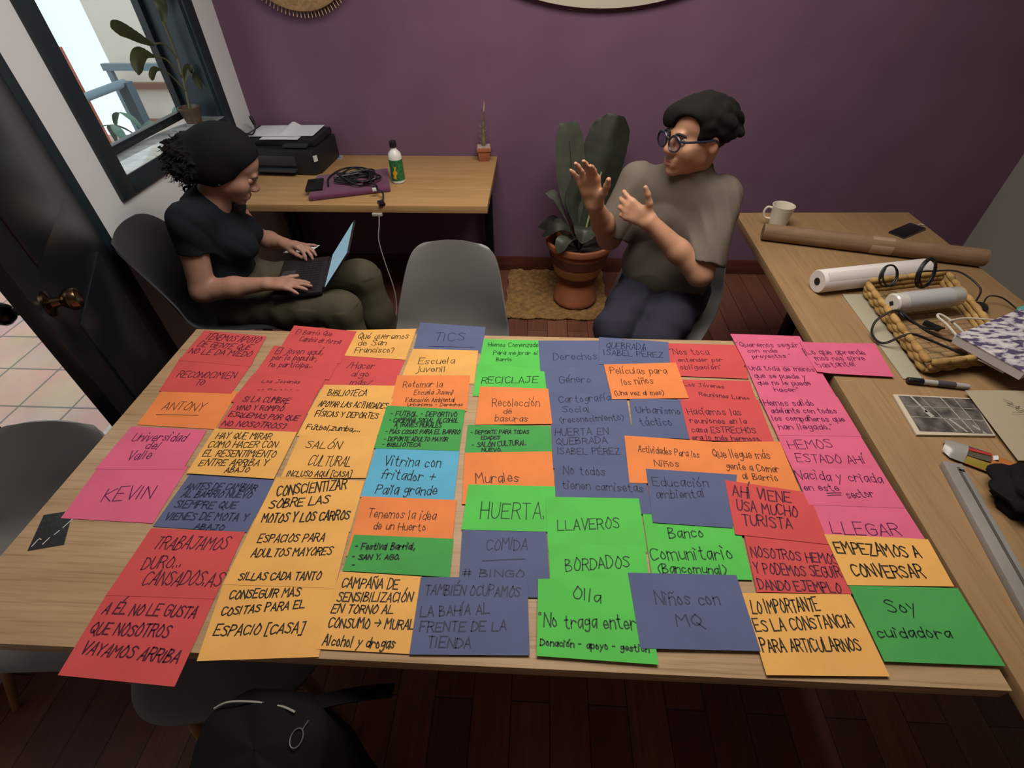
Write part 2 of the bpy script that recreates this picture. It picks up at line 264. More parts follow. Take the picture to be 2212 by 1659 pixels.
CARDS=[
('red',[(-1.116,1.2983),(-0.8903,1.2732),(-0.8775,1.1204),(-1.1168,1.1403)],3,'red card at the far left table corner,three lines ending in MIEDO',0.5,[('TENEMOS APOYO',-1.091,1.2504,-0.9032,1.2351,0.0306),('DE GENTE QUE',-1.0954,1.2114,-0.917,1.1992,0.0269),('NO LE DA MIEDO',-1.1061,1.1761,-0.8985,1.1657,0.026)]),
('red',[(-1.1209,1.1584),(-0.8785,1.1426),(-0.8808,1.0002),(-1.0999,1.0014)],2,'red card reading RECONOCIMIENTO above the orange name card',0.4,[('RECONOCIMIEN',-1.0818,1.062,-0.9019,1.0642,0.0282),('TO',-1.0074,1.0299,-0.9823,1.0309,0.0227)]),
('orange',[(-1.0937,1.0076),(-0.8648,1.0106),(-0.8587,0.8613),(-1.0852,0.8692)],1,'orange card with one underlined name,in the leftmost column',0.3,[('ANTONY',-1.0502,0.9294,-0.9316,0.9276,0.0308),('_',-1.0526,0.9077,-0.9332,0.9104,0.004)]),
('pink',[(-1.0951,0.8619),(-0.8799,0.8571),(-0.8744,0.7248),(-1.0979,0.7169)],2,'pink card reading Universidad del Valle on the left',0.35,[('Universidad',-1.0645,0.8111,-0.9216,0.8152,0.0289),('del',-1.0122,0.7846,-0.9766,0.7843,0.0244),('Valle',-1.0365,0.7472,-0.9789,0.753,0.0286)]),
('pink',[(-1.0951,0.7287),(-0.8668,0.7353),(-0.8616,0.5725),(-1.0846,0.5762)],1,'pink card touching the small black card at the left table edge',0.4,[('KEVIN',-1.0206,0.6237,-0.9081,0.6365,0.0377)]),
('red',[(-0.8203,1.3381),(-0.5958,1.3122),(-0.6012,1.1443),(-0.8199,1.1629)],2,'red card poking over the far table edge beside the yellow question card',0.2,[('El Barrio Que',-0.7995,1.2898,-0.6742,1.283,0.0258),('Cambia de forma',-0.7726,1.2511,-0.6334,1.2424,0.0249)]),
('red',[(-0.844,1.2254),(-0.6071,1.2128),(-0.6106,1.069),(-0.8486,1.0849)],3,'red card with the line about not taking part,second in its column',0.35,[('El joven aquí,',-0.8262,1.1841,-0.6715,1.1847,0.0288),('por lo popular,',-0.8237,1.1531,-0.6794,1.1535,0.0254),('no participa...',-0.8202,1.1205,-0.6814,1.1209,0.0246)]),
('red',[(-0.8514,1.0911),(-0.6231,1.0768),(-0.6294,0.946),(-0.8638,0.9644)],4,'red card with faint thin writing,third in the red column',0.18,[('Los Jovenes',-0.8097,1.0472,-0.6948,1.0476,0.0151),('no Participan',-0.8079,1.008,-0.675,1.0092,0.0145)]),
('red',[(-0.8547,1.013),(-0.6266,1.02),(-0.6285,0.854),(-0.8528,0.865)],5,'red card of four lines ending NO NOSOTROS?',0.5,[('SI LA CUMBRE',-0.8318,0.9653,-0.6952,0.9644,0.0215),('VINO Y ROMPIÓ',-0.8359,0.9326,-0.6998,0.9344,0.0183),('ESQUEMAS POR QUE',-0.8444,0.9067,-0.6448,0.8981,0.0177),('NO NOSOTROS?',-0.8479,0.8736,-0.6684,0.8682,0.0183)]),
('red',[(-0.6002,1.1897),(-0.4022,1.1698),(-0.412,1.0206),(-0.6292,1.0318)],0,'red card reading Hacer algo más below the yellow question',0.3,[('/Hacer',-0.5758,1.125,-0.4892,1.1258,0.0296),('algo',-0.5524,1.0896,-0.4976,1.0894,0.0237),('más/',-0.5447,1.0526,-0.4816,1.0528,0.0229)]),
('yellow',[(-0.6342,1.3186),(-0.3972,1.3351),(-0.4012,1.1721),(-0.6018,1.185)],1,'yellow card asking Qué queremos de San Francisco?',0.35,[('Qué queremos',-0.5828,1.2722,-0.4145,1.2784,0.0311),('de San',-0.5727,1.2365,-0.4809,1.2416,0.0274),('Francisco?',-0.5731,1.2016,-0.4471,1.2063,0.0265)]),
('blue',[(-0.3915,1.3725),(-0.1646,1.3541),(-0.1642,1.2154),(-0.3868,1.2258)],0,'blue card reading TICS hanging over the far table edge',0.4,[('TICS',-0.3278,1.2704,-0.2284,1.2769,0.0424),('_',-0.3386,1.2425,-0.1903,1.2427,0.0054)]),
('yellow',[(-0.3888,1.2281),(-0.1772,1.2267),(-0.1741,1.0697),(-0.397,1.0773)],1,'yellow card reading Escuela juvenil',0.3,[('Escuela',-0.3576,1.1532,-0.2452,1.1575,0.0303),('juvenil',-0.3571,1.1163,-0.2674,1.1198,0.0267)]),
('orange',[(-0.4099,1.0976),(-0.1892,1.1062),(-0.1828,0.9548),(-0.4031,0.9642)],2,'orange card with four lines starting Retomar la',0.22,[('Retomar la',-0.3825,1.0453,-0.2664,1.0499,0.0249),('Escuela Juvenil',-0.3439,1.0158,-0.2282,1.0204,0.0197),('Educación Ambiental',-0.3621,0.985,-0.2211,0.9906,0.017),('Urbanismo - Derechos',-0.3542,0.9685,-0.1966,0.9748,0.0125)]),
('dark_green',[(-0.4118,0.9676),(-0.1874,0.9601),(-0.1855,0.8117),(-0.4092,0.8117)],4,'dark green card with a dashed list starting FUTBOL',0.5,[('- FUTBOL - DEPORTIVO',-0.3929,0.9282,-0.2074,0.9317,0.018),('- CAMPAÑA SOCIAL ALCOHOL',-0.3918,0.9045,-0.2017,0.9103,0.0156),('A TRAVÉS MURALES',-0.3721,0.888,-0.245,0.8912,0.0153),('- MÁS COSAS PARA EL BARRIO',-0.392,0.8626,-0.1921,0.8689,0.0149),('- DEPORTE ADULTO MAYOR',-0.3901,0.837,-0.2207,0.8422,0.0145),('- BIBLIOTECA',-0.3897,0.8184,-0.2893,0.8215,0.0124)]),
('cyan',[(-0.4043,0.8166),(-0.1847,0.8148),(-0.1786,0.6628),(-0.4035,0.6622)],3,'sky blue card reading Vitrina con fritador',0.4,[('Vitrina con',-0.3697,0.7583,-0.2267,0.7561,0.0298),('fritador +',-0.3688,0.7165,-0.2355,0.7127,0.0284),('Paila grande',-0.3706,0.6722,-0.2236,0.6749,0.0269)]),
('orange',[(-0.4005,0.6637),(-0.1721,0.6631),(-0.1675,0.5353),(-0.3933,0.5114)],4,'orange card reading Tenemos la idea de un Huerto',0.2,[('Tenemos la idea',-0.3716,0.607,-0.2141,0.6072,0.0231),('de un Huerto',-0.3508,0.5772,-0.2324,0.5792,0.019)]),
('dark_green',[(-0.3896,0.5625),(-0.1661,0.562),(-0.1619,0.4739),(-0.3903,0.478)],5,'dark green card with a short dashed list of two entries',0.6,[('- Festival Barrial,',-0.3782,0.527,-0.2476,0.5327,0.0148),('- SAN Y. AGO.',-0.3784,0.5036,-0.2755,0.5081,0.0114),('-',-0.3732,0.4854,-0.3665,0.4857,0.0111)]),
('yellow',[(-0.6193,1.0482),(-0.4055,1.0526),(-0.4064,0.928),(-0.6283,0.928)],1,'yellow card reading BIBLIOTECA,top of the long yellow column',0.5,[('BIBLIOTECA',-0.5956,1.0032,-0.4827,1.0059,0.0244)]),
('yellow',[(-0.6221,0.9988),(-0.3997,0.9961),(-0.4123,0.8433),(-0.6279,0.8458)],2,'yellow card listing ACTIVIDADES and zumba',0.5,[('APOYAR LAS ACTIVIDADES',-0.6076,0.9583,-0.4106,0.9562,0.0216),('FÍSICAS Y DEPORTES',-0.6038,0.9192,-0.4259,0.9169,0.0207),('Fútbol,zumba,...',-0.6112,0.8706,-0.4605,0.8676,0.0181)]),
('yellow',[(-0.6197,0.8511),(-0.4106,0.8515),(-0.4048,0.7175),(-0.6163,0.7086)],3,'yellow card reading SALÓN CULTURAL',0.33,[('SALÓN',-0.59,0.8055,-0.4986,0.805,0.0239),('CULTURAL',-0.5643,0.7492,-0.4551,0.7511,0.0318),('INCLUSO AQUÍ [CASA]',-0.6035,0.7138,-0.4437,0.7193,0.0164)]),
('yellow',[(-0.6289,0.7109),(-0.406,0.7091),(-0.4013,0.5701),(-0.6296,0.5719)],2,'yellow card of three bold lines about MOTOS',0.75,[('CONSCIENTIZAR',-0.6061,0.6548,-0.4452,0.6857,0.0289),('SOBRE LAS',-0.6105,0.621,-0.4753,0.6417,0.0229),('MOTOS Y LOS CARROS',-0.612,0.5824,-0.4138,0.6021,0.0234)]),
('yellow',[(-0.6294,0.5838),(-0.4046,0.5852),(-0.3955,0.4409),(-0.6313,0.4382)],3,'yellow card about ADULTOS MAYORES in the long yellow column',0.5,[('ESPACIOS PARA',-0.6,0.5343,-0.4535,0.5442,0.0195),('ADULTOS MAYORES',-0.599,0.5007,-0.4273,0.5126,0.0186),('SILLAS CADA TANTO',-0.6033,0.4486,-0.4326,0.4572,0.0162)]),
('yellow',[(-0.6312,0.4402),(-0.3961,0.4428),(-0.3853,0.3111),(-0.6102,0.2936)],2,'yellow card ending [CASA] overhanging the near table edge',0.5,[('CONSEGUIR MÁS',-0.6046,0.4089,-0.463,0.422,0.0173),('COSITAS PARA EL',-0.6052,0.3759,-0.4448,0.3989,0.0157),('ESPACIO [CASA]',-0.6018,0.3385,-0.4323,0.3515,0.0191)]),
('yellow',[(-0.8587,0.8613),(-0.6297,0.8573),(-0.6307,0.7038),(-0.8562,0.7112)],6,'yellow card of five lines ending ABAJO,under the red question',0.4,[('HAY QUE MIRAR',-0.8397,0.8258,-0.6909,0.8283,0.0218),('COMO HACER CON',-0.8455,0.795,-0.6655,0.8007,0.0211),('EL RESENTIMIENTO',-0.8442,0.7654,-0.6557,0.7699,0.022),('ENTRE ARRIBA Y',-0.8382,0.7354,-0.6649,0.7427,0.0197),('ABAJO',-0.7627,0.7174,-0.7029,0.7215,0.016)]),
('blue',[(-0.8491,0.7158),(-0.6273,0.704),(-0.6355,0.5587),(-0.8568,0.5644)],1,'blue card with smudged dark writing in the left half',0.6,[('ANTES DE CAMBIAR',-0.8374,0.6663,-0.6632,0.67,0.0184),('AL BARRIO NUEVO',-0.8349,0.6443,-0.6669,0.6496,0.018),('SIEMPRE QUE',-0.8367,0.6139,-0.6901,0.6185,0.019),('VIENES DE MOTA Y',-0.8405,0.5829,-0.6484,0.5878,0.0183),('ABAJO',-0.759,0.5616,-0.6908,0.5629,0.0128)]),
('red',[(-0.8572,0.5596),(-0.6392,0.5597),(-0.634,0.4082),(-0.8607,0.4056)],2,'red card reading TRABAJAMOS DURO',0.45,[('TRABAJAMOS',-0.8258,0.5098,-0.664,0.5138,0.0304),('DURO...',-0.8215,0.4626,-0.7394,0.472,0.0257),('CANSADOS.AS',-0.8014,0.43,-0.6378,0.4346,0.0299)]),
('red',[(-0.8613,0.4094),(-0.6345,0.4091),(-0.6286,0.2507),(-0.8536,0.2591)],1,'red card overhanging the near table edge at left',0.6,[('A ÉL NO LE GUSTA',-0.8454,0.3704,-0.6568,0.3702,0.0222),('QUE NOSOTROS',-0.846,0.3313,-0.6895,0.3314,0.0221),('VAYAMOS ARRIBA',-0.8388,0.296,-0.6462,0.2882,0.0207)]),
('yellow',[(-0.3959,0.4767),(-0.2204,0.4734),(-0.2166,0.3236),(-0.3952,0.3243)],3,'yellow card about CAMPAÑA ending Alcohol y drogas',0.45,[('CAMPAÑA DE',-0.3832,0.4428,-0.2659,0.4454,0.0211),('SENSIBILIZACIÓN',-0.3835,0.4144,-0.2321,0.4199,0.019),('EN TORNO AL',-0.3879,0.3918,-0.2648,0.3949,0.0159),('CONSUMO > MURAL',-0.3852,0.3643,-0.2167,0.3672,0.0176),('Alcohol y drogas',-0.3853,0.3311,-0.2478,0.3307,0.0178)]),
('blue',[(-0.222,0.4713),(-0.0004,0.4801),(0.0078,0.3307),(-0.2163,0.322)],6,'blue card ending TIENDA at the near table edge',0.4,[('TAMBIÉN OCUPAMOS',-0.2079,0.435,-0.0148,0.4398,0.0207),('LA BAHÍA AL',-0.2086,0.3901,-0.0732,0.4035,0.0195),('FRENTE DE LA',-0.2049,0.3631,-0.039,0.373,0.0175),('TIENDA',-0.1854,0.3357,-0.1035,0.3384,0.0178)]),
('blue',[(-0.1493,0.5857),(0.0394,0.5881),(0.0475,0.4406),(-0.1394,0.4351)],4,'blue card reading COMIDA under the HUERTA card',0.35,[('COMIDA',-0.0912,0.5396,-0.0023,0.5435,0.0255),('_',-0.097,0.5131,-0.0071,0.5214,0.0029),('# BINGO',-0.1359,0.4766,-0.0072,0.481,0.0164)]),
('green',[(-0.1495,0.7076),(0.0643,0.7113),(0.0445,0.5883),(-0.1514,0.5856)],5,'bright green card reading HUERTA',0.35,[('HUERTA.',-0.1123,0.6146,0.0371,0.62,0.041)]),
('orange',[(-0.1703,0.8061),(0.0542,0.82),(0.0623,0.6629),(-0.1586,0.6521)],4,'orange card reading Murales',0.35,[('Murales',-0.1315,0.7112,-0.0272,0.7218,0.0282)]),
('dark_green',[(-0.1732,0.9044),(0.0501,0.9084),(0.0553,0.8125),(-0.17,0.8031)],3,'dark green card of small lines between two orange cards',0.5,[('- DEPORTE PARA TODAS',-0.1619,0.8705,-0.0066,0.8787,0.013),('EDADES',-0.1321,0.8533,-0.0837,0.856,0.0109),('- SALÓN CULTURAL',-0.1542,0.8256,-0.0125,0.8385,0.016),('NUEVO.',-0.1269,0.8127,-0.0755,0.8148,0.0104)]),
('orange',[(-0.1548,1.0564),(0.0457,1.0543),(0.0564,0.9155),(-0.1528,0.9036)],5,'orange card reading Recolección de basuras',0.25,[('Recolección',-0.1124,0.9743,0.0206,0.9796,0.0315),('de',-0.0796,0.9471,-0.0563,0.948,0.0202),('basuras',-0.1008,0.9186,-0.0104,0.9203,0.0236)]),
('green',[(-0.1723,1.1629),(0.0362,1.1404),(0.0482,1.0196),(-0.1727,1.0185)],2,'bright green card reading RECICLAJE',0.45,[('RECICLAJE',-0.1526,1.0706,0.0151,1.0794,0.0278)]),
('green',[(-0.1648,1.2876),(0.0559,1.2859),(0.0433,1.1279),(-0.1689,1.1433)],1,'bright green card at the far edge with three small lines',0.25,[('Hemos Comenzado',-0.1473,1.2474,0.015,1.2508,0.0218),('Para mejorar el',-0.1272,1.2068,0.0137,1.2111,0.0199),('Barrio',-0.115,1.1764,-0.0676,1.1782,0.0152)]),
('blue',[(0.015,1.2844),(0.2342,1.2925),(0.2333,1.1268),(0.0221,1.1334)],2,'blue card reading Derechos at the far table edge',0.3,[('Derechos',0.063,1.1873,0.2003,1.195,0.0336)]),
('blue',[(0.0334,1.1467),(0.2375,1.1698),(0.2381,1.012),(0.0442,1.0156)],3,'blue card reading Género',0.35,[('Género',0.0788,1.0819,0.1719,1.0878,0.0326)]),
('blue',[(0.0443,1.0406),(0.2697,1.036),(0.2703,0.8957),(0.0574,0.8953)],4,'blue card reading Cartografía Social',0.3,[('Cartografía',0.0769,0.9964,0.2233,1.0128,0.0278),('Social',0.0849,0.9597,0.1622,0.9649,0.0246),('(reconocimiento)',0.0782,0.92,0.2533,0.9387,0.0217)]),
('blue',[(0.0526,0.9136),(0.2735,0.9209),(0.2761,0.7716),(0.0571,0.7652)],5,'blue card starting HUERTA EN QUEBRADA',0.35,[('HUERTA EN',0.0632,0.8723,0.2053,0.8836,0.0243),('QUEBRADA',0.0655,0.8417,0.1997,0.8526,0.0216),('ISABEL PÉREZ',0.069,0.8105,0.2285,0.8171,0.0208)]),
('blue',[(0.0595,0.774),(0.2812,0.7833),(0.2824,0.6437),(0.0619,0.6379)],6,'blue card reading No todos tienen camisetas',0.4,[('No todos',0.082,0.7468,0.1848,0.7463,0.0258),('tienen camisetas',0.0783,0.7048,0.2705,0.7025,0.0229)]),
('blue',[(0.2145,1.3091),(0.4357,1.2903),(0.4209,1.1768),(0.2034,1.1707)],4,'blue card hanging over the far edge beside the red column',0.4,[('QUEBRADA',0.2313,1.2509,0.3567,1.245,0.0325),('ISABEL PÉREZ',0.2233,1.2164,0.4052,1.2105,0.0261)]),
('orange',[(0.2175,1.169),(0.4396,1.1863),(0.4464,1.0297),(0.2281,1.0172)],6,'orange card reading Películas para los niños',0.3,[('Películas para',0.2342,1.1252,0.4041,1.1318,0.029),('los niños',0.263,1.0755,0.3566,1.0882,0.0277),('(Una vez al mes)',0.2372,1.0326,0.3788,1.0404,0.0197)]),
('blue',[(0.2776,1.0249),(0.4294,1.0234),(0.4275,0.8761),(0.2704,0.8777)],5,'blue card reading Urbanismo táctico',0.4,[('Urbanismo',0.2911,0.966,0.4115,0.9649,0.0245),('táctico',0.2958,0.9173,0.3807,0.9227,0.0273)]),
('red',[(0.4348,1.2854),(0.666,1.2844),(0.6428,1.1219),(0.4119,1.1274)],3,'red card with a quote ending obligación',0.25,[('"Nos toca',0.4315,1.2277,0.5536,1.2306,0.03),('entender por',0.4496,1.1927,0.5862,1.198,0.0187),('obligación"',0.4489,1.1566,0.5772,1.1632,0.0197)]),
('red',[(0.413,1.1109),(0.643,1.1138),(0.6349,0.9966),(0.4158,1.0006)],2,'red card with two faint slanting lines below the obligation quote',0.18,[('Los Jóvenes',0.4445,1.0834,0.56,1.0775,0.0152),('Reuniones Lunes',0.4801,1.0436,0.6182,1.0306,0.016)]),
('red',[(0.4195,1.0192),(0.6407,1.0318),(0.6334,0.8735),(0.4158,0.8725)],6,'red card of four lines starting Hacíamos las reuniones',0.3,[('Hacíamos las',0.4318,0.9644,0.5783,0.9663,0.0257),('reuniones en la',0.4306,0.9317,0.5815,0.9353,0.0196),('casa ESTRECHOS',0.4273,0.8989,0.5968,0.9033,0.0202),('era lo más hermoso.',0.4236,0.8731,0.6027,0.8757,0.0159)]),
('orange',[(0.2463,0.88),(0.4725,0.8684),(0.4552,0.7292),(0.241,0.7282)],7,'orange card reading Actividades Para los Niños',0.2,[('Actividades Para los',0.2755,0.8262,0.4273,0.8114,0.0215),('Niños',0.3107,0.7814,0.3714,0.7803,0.0204)]),
('orange',[(0.4673,0.8666),(0.6484,0.8757),(0.6436,0.7212),(0.4501,0.7263)],7,'orange card of three lines starting Que llegue',0.25,[('Que llegue más',0.4637,0.8157,0.6055,0.8159,0.027),('gente a Comer',0.4865,0.7797,0.6132,0.7743,0.0221),('al Barrio',0.5183,0.7509,0.6013,0.7475,0.0195)]),
('blue',[(0.2865,0.772),(0.5063,0.7629),(0.4558,0.6143),(0.2798,0.6207)],8,'blue card reading Educación ambiental',0.35,[('Educación',0.2968,0.7209,0.4281,0.7214,0.026),('ambiental',0.2995,0.6861,0.4131,0.6926,0.0233)]),
('green',[(0.0374,0.6797),(0.2572,0.684),(0.2565,0.5485),(0.0433,0.5446)],7,'bright green card reading LLAVEROS',0.4,[('LLAVEROS',0.065,0.5913,0.2034,0.6028,0.0262)]),
('green',[(0.0434,0.5577),(0.2539,0.5647),(0.2496,0.4525),(0.0485,0.4454)],8,'bright green card reading BORDADOS',0.4,[('BORDADOS',0.0801,0.4976,0.2147,0.51,0.0264)]),
('green',[(0.2604,0.6452),(0.4748,0.6495),(0.4641,0.4958),(0.2586,0.4916)],5,'bright green card reading Banco Comunitario',0.45,[('Banco',0.3107,0.5839,0.3866,0.5872,0.0256),('Comunitario',0.2623,0.5302,0.4373,0.5395,0.0291),('(Bancomunal)',0.2733,0.5029,0.4146,0.506,0.0196)]),
('green',[(0.0218,0.4771),(0.2432,0.4909),(0.2434,0.325),(0.0208,0.3297)],9,'bright green card starting Olla at the near table edge',0.45,[('Olla',0.0916,0.4395,0.147,0.4331,0.024),('"No traga entero',0.0242,0.3811,0.2246,0.3861,0.025),('Donación - apoyo - gestión',0.0273,0.348,0.2296,0.3457,0.0117)]),
('blue',[(0.2087,0.4984),(0.4323,0.5033),(0.4359,0.3566),(0.2142,0.3513)],10,'blue card reading Niños con MQ near the table front',0.4,[('Niños con',0.2575,0.4337,0.3837,0.438,0.0253),('MQ',0.2906,0.3959,0.3383,0.3967,0.0224)]),
('red',[(0.4725,0.7449),(0.6603,0.7167),(0.6527,0.5822),(0.4565,0.5982)],9,'red card about tourists,over the pale blue and green cards',0.6,[('AHÍ VIENE',0.4794,0.6996,0.6089,0.6851,0.031),('USA MUCHO',0.4785,0.66,0.6105,0.6485,0.0275),('TURISTA',0.4809,0.6225,0.5876,0.6162,0.0282)]),
('red',[(0.4763,0.5968),(0.6644,0.5938),(0.6609,0.4747),(0.4646,0.4697)],7,'red card ending DANDO EJEMPLO',0.45,[('NOSOTROS HEMOS',0.4777,0.5472,0.6554,0.537,0.022),('Y PODEMOS SEGUIR',0.474,0.5098,0.6491,0.5082,0.0226),('DANDO EJEMPLO',0.4723,0.4759,0.6352,0.4757,0.02)]),
('yellow',[(0.4331,0.4664),(0.6502,0.4732),(0.6534,0.3248),(0.4342,0.3169)],8,'yellow card about CONSTANCIA at the near right edge',0.5,[('LO IMPORTANTE',0.4426,0.4253,0.5769,0.437,0.0247),('ES LA CONSTANCIA',0.4392,0.3911,0.6286,0.4091,0.0221),('PARA ARTICULARNOS',0.4405,0.3563,0.624,0.366,0.0221)]),
('yellow',[(0.6517,0.6067),(0.8718,0.6039),(0.8652,0.4981),(0.6517,0.4915)],10,'yellow card reading EMPEZAMOS A CONVERSAR',0.7,[('EMPEZAMOS A',0.6614,0.562,0.8349,0.5586,0.0269),('CONVERSAR',0.6737,0.5109,0.8183,0.5142,0.0275)]),
('dark_green',[(0.6536,0.4915),(0.871,0.4955),(0.8696,0.3514),(0.6555,0.3493)],9,'dark green card reading Soy cuidadora at the right corner',0.4,[('Soy',0.7084,0.4387,0.7642,0.4398,0.0247),('cuidadora',0.6648,0.3909,0.8033,0.3959,0.0189)]),
('pink',[(0.645,1.3376),(0.8661,1.3333),(0.8645,1.1787),(0.6507,1.177)],9,'pink card at the far right corner,topmost of its column',0.25,[('"Queremos seguir',0.6497,1.2689,0.8438,1.273,0.0234),('con más',0.6737,1.2408,0.7681,1.2444,0.0182),('proyectos "',0.6812,1.2128,0.8031,1.2206,0.0177)]),
('pink',[(0.6497,1.1878),(0.8663,1.1939),(0.8653,1.0463),(0.6477,1.0377)],8,'pink card of four small lines,second in the pink column',0.28,[('"Una toda de menos',0.6453,1.1571,0.8483,1.1562,0.0228),('que se puede y',0.6597,1.123,0.8094,1.1232,0.0203),('que no le puede',0.6596,1.0922,0.8118,1.0954,0.0197),('hacer"',0.6986,1.065,0.77,1.0667,0.0175)]),
('pink',[(0.6462,1.0414),(0.8669,1.0501),(0.8659,0.9005),(0.6482,0.8964)],9,'pink card starting Hemos salido,third in the pink column',0.3,[('"Hemos salido',0.6414,1.0045,0.788,1.0104,0.0233),('adelante con todos',0.6606,0.977,0.8395,0.9827,0.02),('los compañeros que',0.6548,0.9488,0.8469,0.9519,0.0194),('han llegado."',0.661,0.9165,0.8074,0.9224,0.0197)]),
('pink',[(0.648,0.9029),(0.8648,0.9085),(0.864,0.7793),(0.648,0.7786)],8,'pink card reading HEMOS ESTADO AHÍ',0.25,[('HEMOS',0.6646,0.8504,0.7779,0.8594,0.0286),('ESTADO AHÍ',0.6685,0.8079,0.8358,0.8101,0.025)]),
('pink',[(0.6492,0.7915),(0.863,0.7933),(0.8648,0.6822),(0.6475,0.6829)],9,'pink card reading Nacida y criada en este sector',0.28,[('Nacida y criada',0.6462,0.7552,0.8491,0.7506,0.0273),('en este',0.6537,0.722,0.7351,0.7237,0.0187),('_',0.7021,0.7161,0.7361,0.719,0.0029),('_',0.701,0.7096,0.7334,0.7128,0.0029),('sector',0.7468,0.7026,0.8107,0.7107,0.0202)]),
('pink',[(0.6454,0.6942),(0.8649,0.6947),(0.8669,0.6004),(0.6525,0.5988)],8,'pink card reading LLEGAR,lowest of the pink column',0.28,[('LLEGAR',0.6713,0.6092,0.8212,0.6104,0.031)]),
('pink',[(0.8519,1.2986),(1.0892,1.3003),(1.0685,1.1405),(0.8494,1.1506)],11,'pink card bridging both tables beside the pale strip',0.3,[('¡Lo que aprende',0.8487,1.2379,1.0344,1.2419,0.0258),('mos nos sirve',0.8703,1.2078,1.0214,1.2135,0.022),('bastante!',0.8649,1.1745,0.9797,1.1848,0.0244)])]
# ---------------------------------------------------------------- tables and desk
m_oak=wood('oak_board_light','b39572','a0825f','836747','x'); m_oak2=wood('oak_board_side','997b57','8b6d4b','806342','y'); m_oak3=wood('oak_desk','b48e60','a27c50','8a6842','x')
m_blackmetal=mat('black_steel','15151a',.4,.6)
def table(name,label,quad,z1,th,m,legs,cat='table',board='tabletop'):
    cx=sum(p[0] for p in quad)/4; cy=sum(p[1] for p in quad)/4
    t=thing(name,label,cat,(cx,cy,0))
    MB().prism(quad,z1-th,z1).build(board,m,t,bevel=.002)
    for x,y in legs: MB().box((x,y,(z1-th)/2),(.05,.05,z1-th)).build('leg',m_blackmetal,t,bevel=.003)
    return t
TZ=.75
table('work_table','pale oak work table covered with rows of coloured paper cards',[(-1.152,.306),(.862,.313),(.865,1.31),(-1.15,1.308)],TZ,.036,m_oak,[(-1.05,1.2),(-1.05,.75),(.75,1.2),(.72,.8)])
table('side_table','long brown oak table on the right holding rolls, basket and notebooks',[(.872,.02),(1.76,.02),(1.732,2.325),(.931,2.297)],TZ,.034,m_oak2,[(1.3,2.12),(1.62,2.12),(1.62,.2),(1.3,.2)])
dk=thing('wall_desk','narrow oak desk under the purple wall carrying a printer','desk',(-.95,2.69,0))
MB().prism([(-1.655,2.325),(-.243,2.335),(-.243,3.046),(-1.655,3.046)],.714,.75).build('desktop',m_oak3,dk,bevel=.002)
for x in (-1.55,-.3): MB().box((x,2.95,.357),(.05,.05,.714)).build('leg',m_blackmetal,dk,bevel=.003)
MB().box((-.93,2.95,.66),(1.2,.04,.05)).build('rail',m_blackmetal,dk,bevel=.003)
# ---------------------------------------------------------------- single-stroke handwriting
G={'A':(4,'02 28. 42|1434'),'B':(4,'02 08|08 28 37 26 05|05 35 43 22 02'),'C':(4,'47 28 07 04 12 22 43'),'D':(4,'02 08|08 28 46 44 22 02'),'E':(4,'48 08. 02. 42|0535'),'F':(4,'48 08. 02|0535'),
'G':(4,'47 28 07 04 12 32 43 45. 25'),'H':(4,'08 02|48 42|0545'),'I':(1,'08 02'),'J':(4,'38 33 12 03|1848'),'K':(4,'08 02|48 05. 42'),'L':(4,'08 02. 42'),'M':(5,'02 08. 25. 48. 52'),'N':(4,'02 08. 42. 48'),
'O':(4,'28 16 04 12 32 44 46 37 28'),'P':(4,'02 08|08 38 46 25 05'),'Q':(4,'28 06 04 22 44 46 28|24 51'),'R':(4,'02 08|08 38 46 25 05|2542'),'S':(4,'47 28 07 16 35 43 22 03'),'T':(4,'08 48|28 22'),
'U':(4,'08 04 12 32 44 48'),'V':(4,'08 22. 48'),'W':(5,'08 12. 25. 42. 58'),'X':(4,'08 42|48 02'),'Y':(4,'08 25. 48|25 22'),'Z':(4,'08 48. 02. 42'),
'a':(3,'36 16 04 12 23 35|36 32'),'b':(3,'08 02|05 26 34 22 02'),'c':(3,'35 16 04 12 33'),'d':(3,'35 16 04 12 33|38 32'),'e':(3,'04 34. 26 16 04 12 33'),'f':(3,'37 28 16 12|0535'),'g':(3,'35 16 04 13 34|36 31 10 01'),
'h':(3,'08 02|05 26 35 32'),'i':(1,'06 02|08 17'),'j':(2,'26 21 00|28 27'),'k':(3,'08 02|36 04. 32'),'l':(1,'08 02'),'m':(5,'06 02|05 16 25 22|25 46 55 52'),'n':(3,'06 02|05 26 35 32'),'o':(3,'16 04 12 33 25 16'),
'p':(3,'06 00|05 26 34 22 03'),'q':(3,'35 16 04 12 33|36 30'),'r':(3,'06 02|04 16 35'),'s':(3,'35 16 05 33 12 03'),'t':(3,'18 13 22 32|0626'),'u':(3,'06 03 12 33|36 32'),'v':(3,'06 12. 36'),'w':(4,'06 12. 25. 32. 46'),
'x':(3,'06 32|36 02'),'y':(3,'06 14|36 00'),'z':(3,'06 36. 02. 32'),'.':(1,'02 03'),',':(1,'13 01'),'?':(3,'07 28 36 25 23|2212'),'!':(1,'08 04|03 02'),'"':(2,'08 07|18 17'),'-':(3,'05 25'),
'(':(2,'28 06 04 21'),')':(2,'08 26 24 01'),'[':(2,'29 09. 01. 21'),']':(2,'09 29. 21. 01'),'+':(4,'27 23|0545'),'#':(4,'18 12|38 32|0646|0444'),'/':(3,'02 38'),'>':(5,'05 55|37 55. 33'),'¡':(1,'06 00|0807'),' ':(2,'')}
for a,bb in zip('ÁÉÍÓÚ','AEIOU'): G[a]=(G[bb][0],G[bb][1]+('|29 3b' if bb!='I' else '|09 1b'))
for a,bb in zip('áéíóú','aeiou'): G[a]=(G[bb][0],G[bb][1].split('|08 17')[0]+('|27 39' if bb!='i' else '|07 19'))
